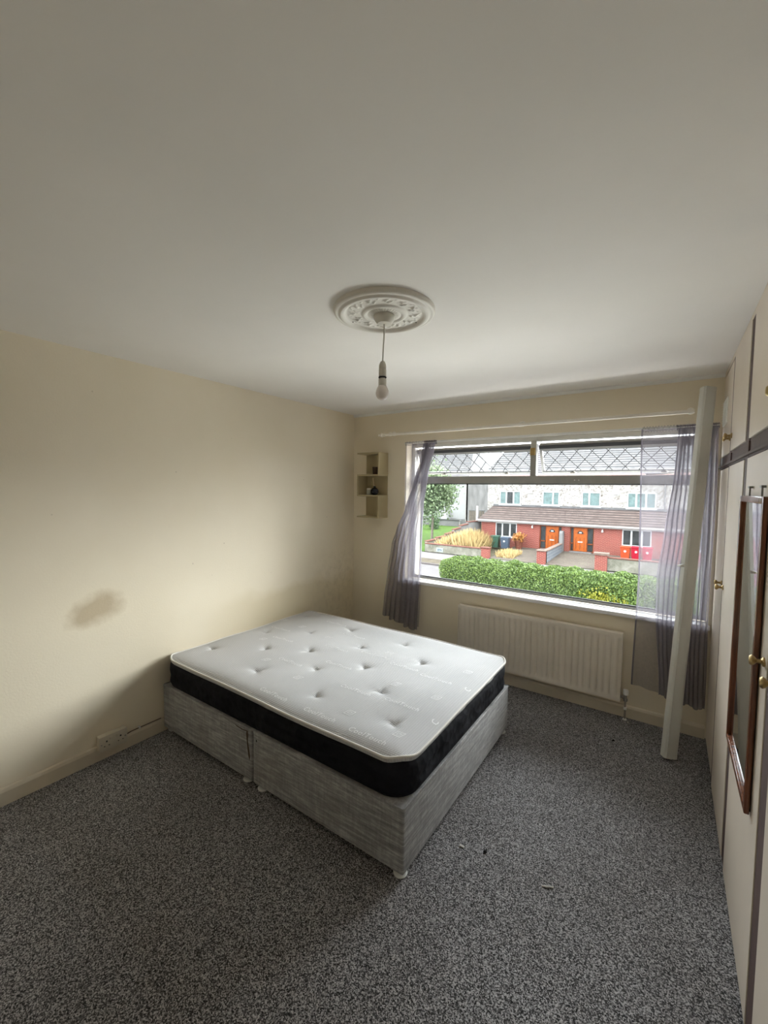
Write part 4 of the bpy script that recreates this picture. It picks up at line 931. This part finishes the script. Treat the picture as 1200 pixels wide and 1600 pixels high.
def house(label, xo, sgn, blind=False, hip=False):
    """one half of a pair; sgn=+1: outer end at lower x"""
    mx = lambda x: -3.6 + (x + 3.6) * sgn + xo if True else x
    def sp_(x0, x1): a, b = mx(x0), mx(x1); return (min(a, b), max(a, b))
    h = thing('terraced_house', label, 'house', (mx(-6.9), YP, G))
    BX = lambda x0, y0, z0, x1, y1, z1, **k: MB().box(sp_(x0, x1)[0], y0, z0, sp_(x0, x1)[1], y1, z1, **k)
    part('upper_wall', BX(-10.24, YU, G, -3.6, YU + 7.5, 2.92), 'dash', h)
    # ground-floor brick front in pieces around its openings
    mb = MB()
    for x0, x1, z0, z1 in ((-10.24, -9.02, G, -.86), (-9.02, -7.28, G, -2.14), (-9.02, -7.28, -1.0, -.86), (-7.28, -5.50, G, -.86), (-5.50, -3.88, -1.02, -.86), (-3.88, -3.6, G, -.86)):
        a0, a1 = sp_(x0, x1); mb.box(a0, YP, z0, a1, YP + .25, z1)
    a0, a1 = sp_(-10.24, -10.0); mb.box(a0, YP + .25, G, a1, YU, -.86)
    part('brick_front', mb, 'brick', h)
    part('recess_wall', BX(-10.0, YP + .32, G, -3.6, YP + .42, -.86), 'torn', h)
    # porch roof in stepped courses
    mb = MB(); lip = MB(); nC = 7; x_lo, x_hi = (-10.45 if hip else -10.24), -3.6; hp_ = .75 if hip else 0
    for k in range(nC):
        f0, f1 = k / nC, (k + 1) / nC; y0 = YP - .32 + (YU - YP + .32) * f0; y1 = YP - .32 + (YU - YP + .32) * f1; z0 = -.80 + 1.12 * f0; z1 = -.80 + 1.12 * f1
        xa0 = x_lo + hp_ * f0; xa1 = x_lo + hp_ * f1
        p0, p1 = mx(xa0), mx(xa1); q = mx(x_hi)
        mb.poly([(p0, y0, z0 + .035), (q, y0, z0 + .035), (q, y1, z1), (p1, y1, z1)]); lip.poly([(p0, y0 - .012, z0 - .012), (q, y0 - .012, z0 - .012), (q, y0 - .004, z0 + .040), (p0, y0 - .004, z0 + .040)])
    mb.poly([(mx(x_lo), YP - .32, -.82), (mx(x_hi), YP - .32, -.82), (mx(x_hi), YU, -.82), (mx(x_lo), YU, -.82)])
    part('porch_roof', mb, 'tile_b', h); part('tile_edges', lip, 'tile_lip', h, label='pale lower edges of the roof tiles')['kind'] = 'stuff'
    part('flashing', BX(-9.7 if hip else -10.24, YU - .04, .30, -3.6, YU + .01, .46), 'tile_g', h)
    part('porch_gutter', BX(x_lo - .05 * hip, YP - .42, -.90, -3.6, YP - .30, -.78, bev=.02), 'gutter', h)
    part('porch_fascia', BX(x_lo, YP - .30, -.98, -3.6, YP - .26, -.80), 'gutter', h)
    # main roof
    ze, zr = 2.90, 5.6; ym = YU + 3.75; e = .35; ex = e if hip else 0
    A0 = (mx(-10.24 - ex), YU - e, ze); A1 = (mx(-3.6), YU - e, ze); B0 = (mx(-9.7 if hip else -10.24), ym, zr); B1 = (mx(-3.6), ym, zr); C0 = (mx(-10.24 - ex), YU + 7.5 + e, ze); C1 = (mx(-3.6), YU + 7.5 + e, ze)
    mb = MB(); nC = 14
    for k in range(nC):
        f0, f1 = k / nC, (k + 1) / nC; L0 = Vector(A0).lerp(Vector(B0), f0); L1 = Vector(A0).lerp(Vector(B0), f1); R0 = Vector(A1).lerp(Vector(B1), f0); R1 = Vector(A1).lerp(Vector(B1), f1); o_ = Vector((0, -.02, .045))
        mb.poly([L0 + o_, R0 + o_, R1, L1]); mb.poly([L0, R0, R0 + o_, L0 + o_])
    mb.poly([A0, B0, C0]); mb.poly([C0, B0, B1, C1]); mb.poly([A0, A1, C1, C0]); part('main_roof', mb, 'tile_g', h)
    part('ridge_tiles', MB().tube([B0, B1], .10, 8), 'tile_b', h)
    part('main_gutter', BX(-10.24 - ex, YU - e - .1, 2.80, -3.6, YU - e + .02, 2.92, bev=.02), 'gutter_pink', h)
    part('soffit', BX(-10.24 - ex, YU - e, 2.80, -3.6, YU, 2.84), 'gutter', h)
    gp = ['pane_green', 'pane_dark', 'pane_green'] if not blind else ['pane_green']
    s2 = sp_(-9.16, -7.40); win_far(h, s2[0], s2[1], .46, 1.58, YU - .01, [s2[0] + .56, s2[0] + 1.16] , gp)
    s2 = sp_(-5.68, -4.40); win_far(h, s2[0], s2[1], .50, 1.58, YU - .01, [s2[0] + (.80 if sgn > 0 else .52)], ['pane_green'])
    s2 = sp_(-9.02, -7.28); win_far(h, s2[0], s2[1], -2.14, -1.0, YP + .08, [s2[0] + .56, s2[0] + 1.18], ['pane_dark'])
    part('vent_box', BX(-6.86, YU - .08, 1.42, -6.50, YU, 1.57, bev=.01), 'upvc', h)
    # door set
    zf = -2.80
    mb = MB(); s2 = sp_(-5.50, -3.88); mb.box(s2[0], YP + .08, zf - .06, s2[1], YP + .2, zf); mb.box(s2[0], YP + .08, -1.09, s2[1], YP + .2, -1.02)
    for xq in (-5.50, -5.08, -4.16, -3.94): q0, q1 = sp_(xq, xq + .06); mb.box(q0, YP + .08, zf, q1, YP + .2, -1.09)
    mb.box(*[s2[0], YP + .08, -2.28], *[s2[1], YP + .14, -2.20])
    df_ = part('door_frame', mb, 'odoor_dk', h)
    for xa, xb in ((-5.44, -5.08), (-4.10, -3.94)): q0, q1 = sp_(xa, xb); part('side_pane', MB().box(q0, YP + .14, zf + .02, q1, YP + .16, -1.09), 'pane_dark', df_)
    q0, q1 = sp_(-5.02, -4.16); d_ = part('front_door', MB().box(q0, YP + .06, zf, q1, YP + .15, -1.09, .005), 'odoor', h, label='orange varnished front door')
    cxd = (q0 + q1) / 2
    pts = [(cxd + .21 * math.cos(a), YP + .05, -1.52 + .23 * math.sin(a)) for a in [i * math.pi / 10 for i in range(11)]]; part('fan_light', MB().poly(pts), 'pane_dark', d_)
    part('fan_light_glint', MB().box(cxd - .09, YP + .042, -1.47, cxd + .09, YP + .049, -1.38, .002), 'sticker', d_).name = 'painted_glint'  # pale plate stands in for a glint on the fan light
    part('letter_plate', MB().box(cxd - .16, YP + .04, -2.16, cxd + .16, YP + .06, -2.08, .004), 'sticker', d_)
    for xa in (q0 + .12, cxd - .03, q1 - .18): part('door_groove', MB().box(xa, YP + .055, zf + .12, xa + .05, YP + .062, -1.78), 'odoor_dk', d_)
    part('door_step', BX(-5.4, YP - .35, G, -3.9, YP + .1, zf - .02, bev=.01), 'path', h)
    # wall lamp
    lx_ = mx(-6.05); mb = MB(); mb.box(lx_ - .03, YP - .04, -1.30, lx_ + .03, YP, -1.05, .005); mb.lathe([(.03, 0), (.07, .03), (.06, .16), (.02, .2)], (lx_, YP - .12, -1.30), 'z', 10); part('wall_lamp', mb, 'sticker', h)
    return h
house('left brick-and-pebbledash house opposite, nearest the straw grass', 0, 1, False, True)
house('right brick-and-pebbledash house opposite, with three red bins', 0, -1, True)
house('third house of the row, behind the gathered right curtain and leaning casing', 13.28, 1, True)
house('fourth house of the row, hidden behind the fitted wardrobe side of the window', 13.28, -1)
dp = thing('downpipe', 'thin grey downpipe on the pebbledash wall, seen through the right curtain', 'downpipe', (2.45, 31.18, -.8))
part('pipe', MB().tube([(2.45, 31.18, .48), (2.45, 31.18, 2.78)], .045, 8), 'render_g', dp, 60)
pb = thing('side_post', 'pale yellow post at the left corner of the brick house porch', 'post', (-10.75, 30.2, -1.0))
part('post', MB().box(-10.80, 30.1, -1.0, -10.62, 30.3, .28, .01), 'gutter', pb)
sg_ = thing('side_gate', 'brown wooden side gate between the two far houses', 'gate', (-12.3, 34, G))
for k in range(6): part('plank', MB().box(-13.05 + k * .25, 34, G + .2, -12.83 + k * .25, 34.05, -.35, .006), 'bark', sg_)
part('top_rail', MB().box(-13.1, 33.98, -.36, -11.5, 34.08, -.26), 'render_g', sg_)

# white house on the left
wh = thing('white_house', 'white rendered house with grey tiled roof behind the leafy tree', 'house', (-20, 45, G))
part('front_wall', MB().box(-34, 44, G, -17.5, 44.3, 3.3), 'render_w', wh); part('gable_wall', MB().box(-17.75, 44.0, G, -17.48, 54, 3.3), 'gable', wh)
part('front_base_band', MB().box(-34, 43.9, G, -17.6, 44.0, -1.95), 'render_g', wh)
A0 = (-17.2, 43.6, 3.3); A1 = (-34.3, 43.6, 3.3); B0 = (-18.9, 49, 7.4); B1 = (-32, 49, 7.4); C0 = (-17.2, 54.4, 3.3); C1 = (-34.3, 54.4, 3.3)
mb = MB(); nC = 18
for k in range(nC):
    f0, f1 = k / nC, (k + 1) / nC; L0 = Vector(A0).lerp(Vector(B0), f0); L1 = Vector(A0).lerp(Vector(B0), f1); R0 = Vector(A1).lerp(Vector(B1), f0); R1 = Vector(A1).lerp(Vector(B1), f1); o_ = Vector((0, -.03, .06)); mb.poly([L0 + o_, R0 + o_, R1, L1]); mb.poly([L0, R0, R0 + o_, L0 + o_])
mb.poly([A0, B0, C0]); mb.poly([C0, B0, B1, C1]); mb.poly([A1, B1, C1]); part('roof', mb, 'tile_g', wh)
part('gutter', MB().box(-34.3, 43.5, 3.18, -17.1, 43.65, 3.3), 'render_w', wh)
part('downpipe', MB().tube([(-17.7, 43.9, -2.2), (-17.7, 43.9, 3.2)], .05, 8), 'gutter', wh)
win_far(wh, -26, -23.5, .3, 1.7, 43.95, [-24.7], ['pane_dark']); win_far(wh, -22.6, -20.8, -.9, -.0, 43.95, [-21.7], ['pane_dark'])
part('porch_wall', MB().box(-24.5, 41.6, G, -19.7, 44, -.95, .02), 'render_w', wh)
lw = thing('low_wall', 'dark low wall in front of the white house', 'garden wall', (-22, 41, G))
part('wall_body', MB().box(-34, 41.2, G, -17.3, 41.5, -1.95, .01), 'render_g', lw); part('coping', MB().box(-34, 41.1, -1.95, -17.2, 41.6, -1.87, .01), 'dark', lw)

print('objects', len(bpy.data.objects))
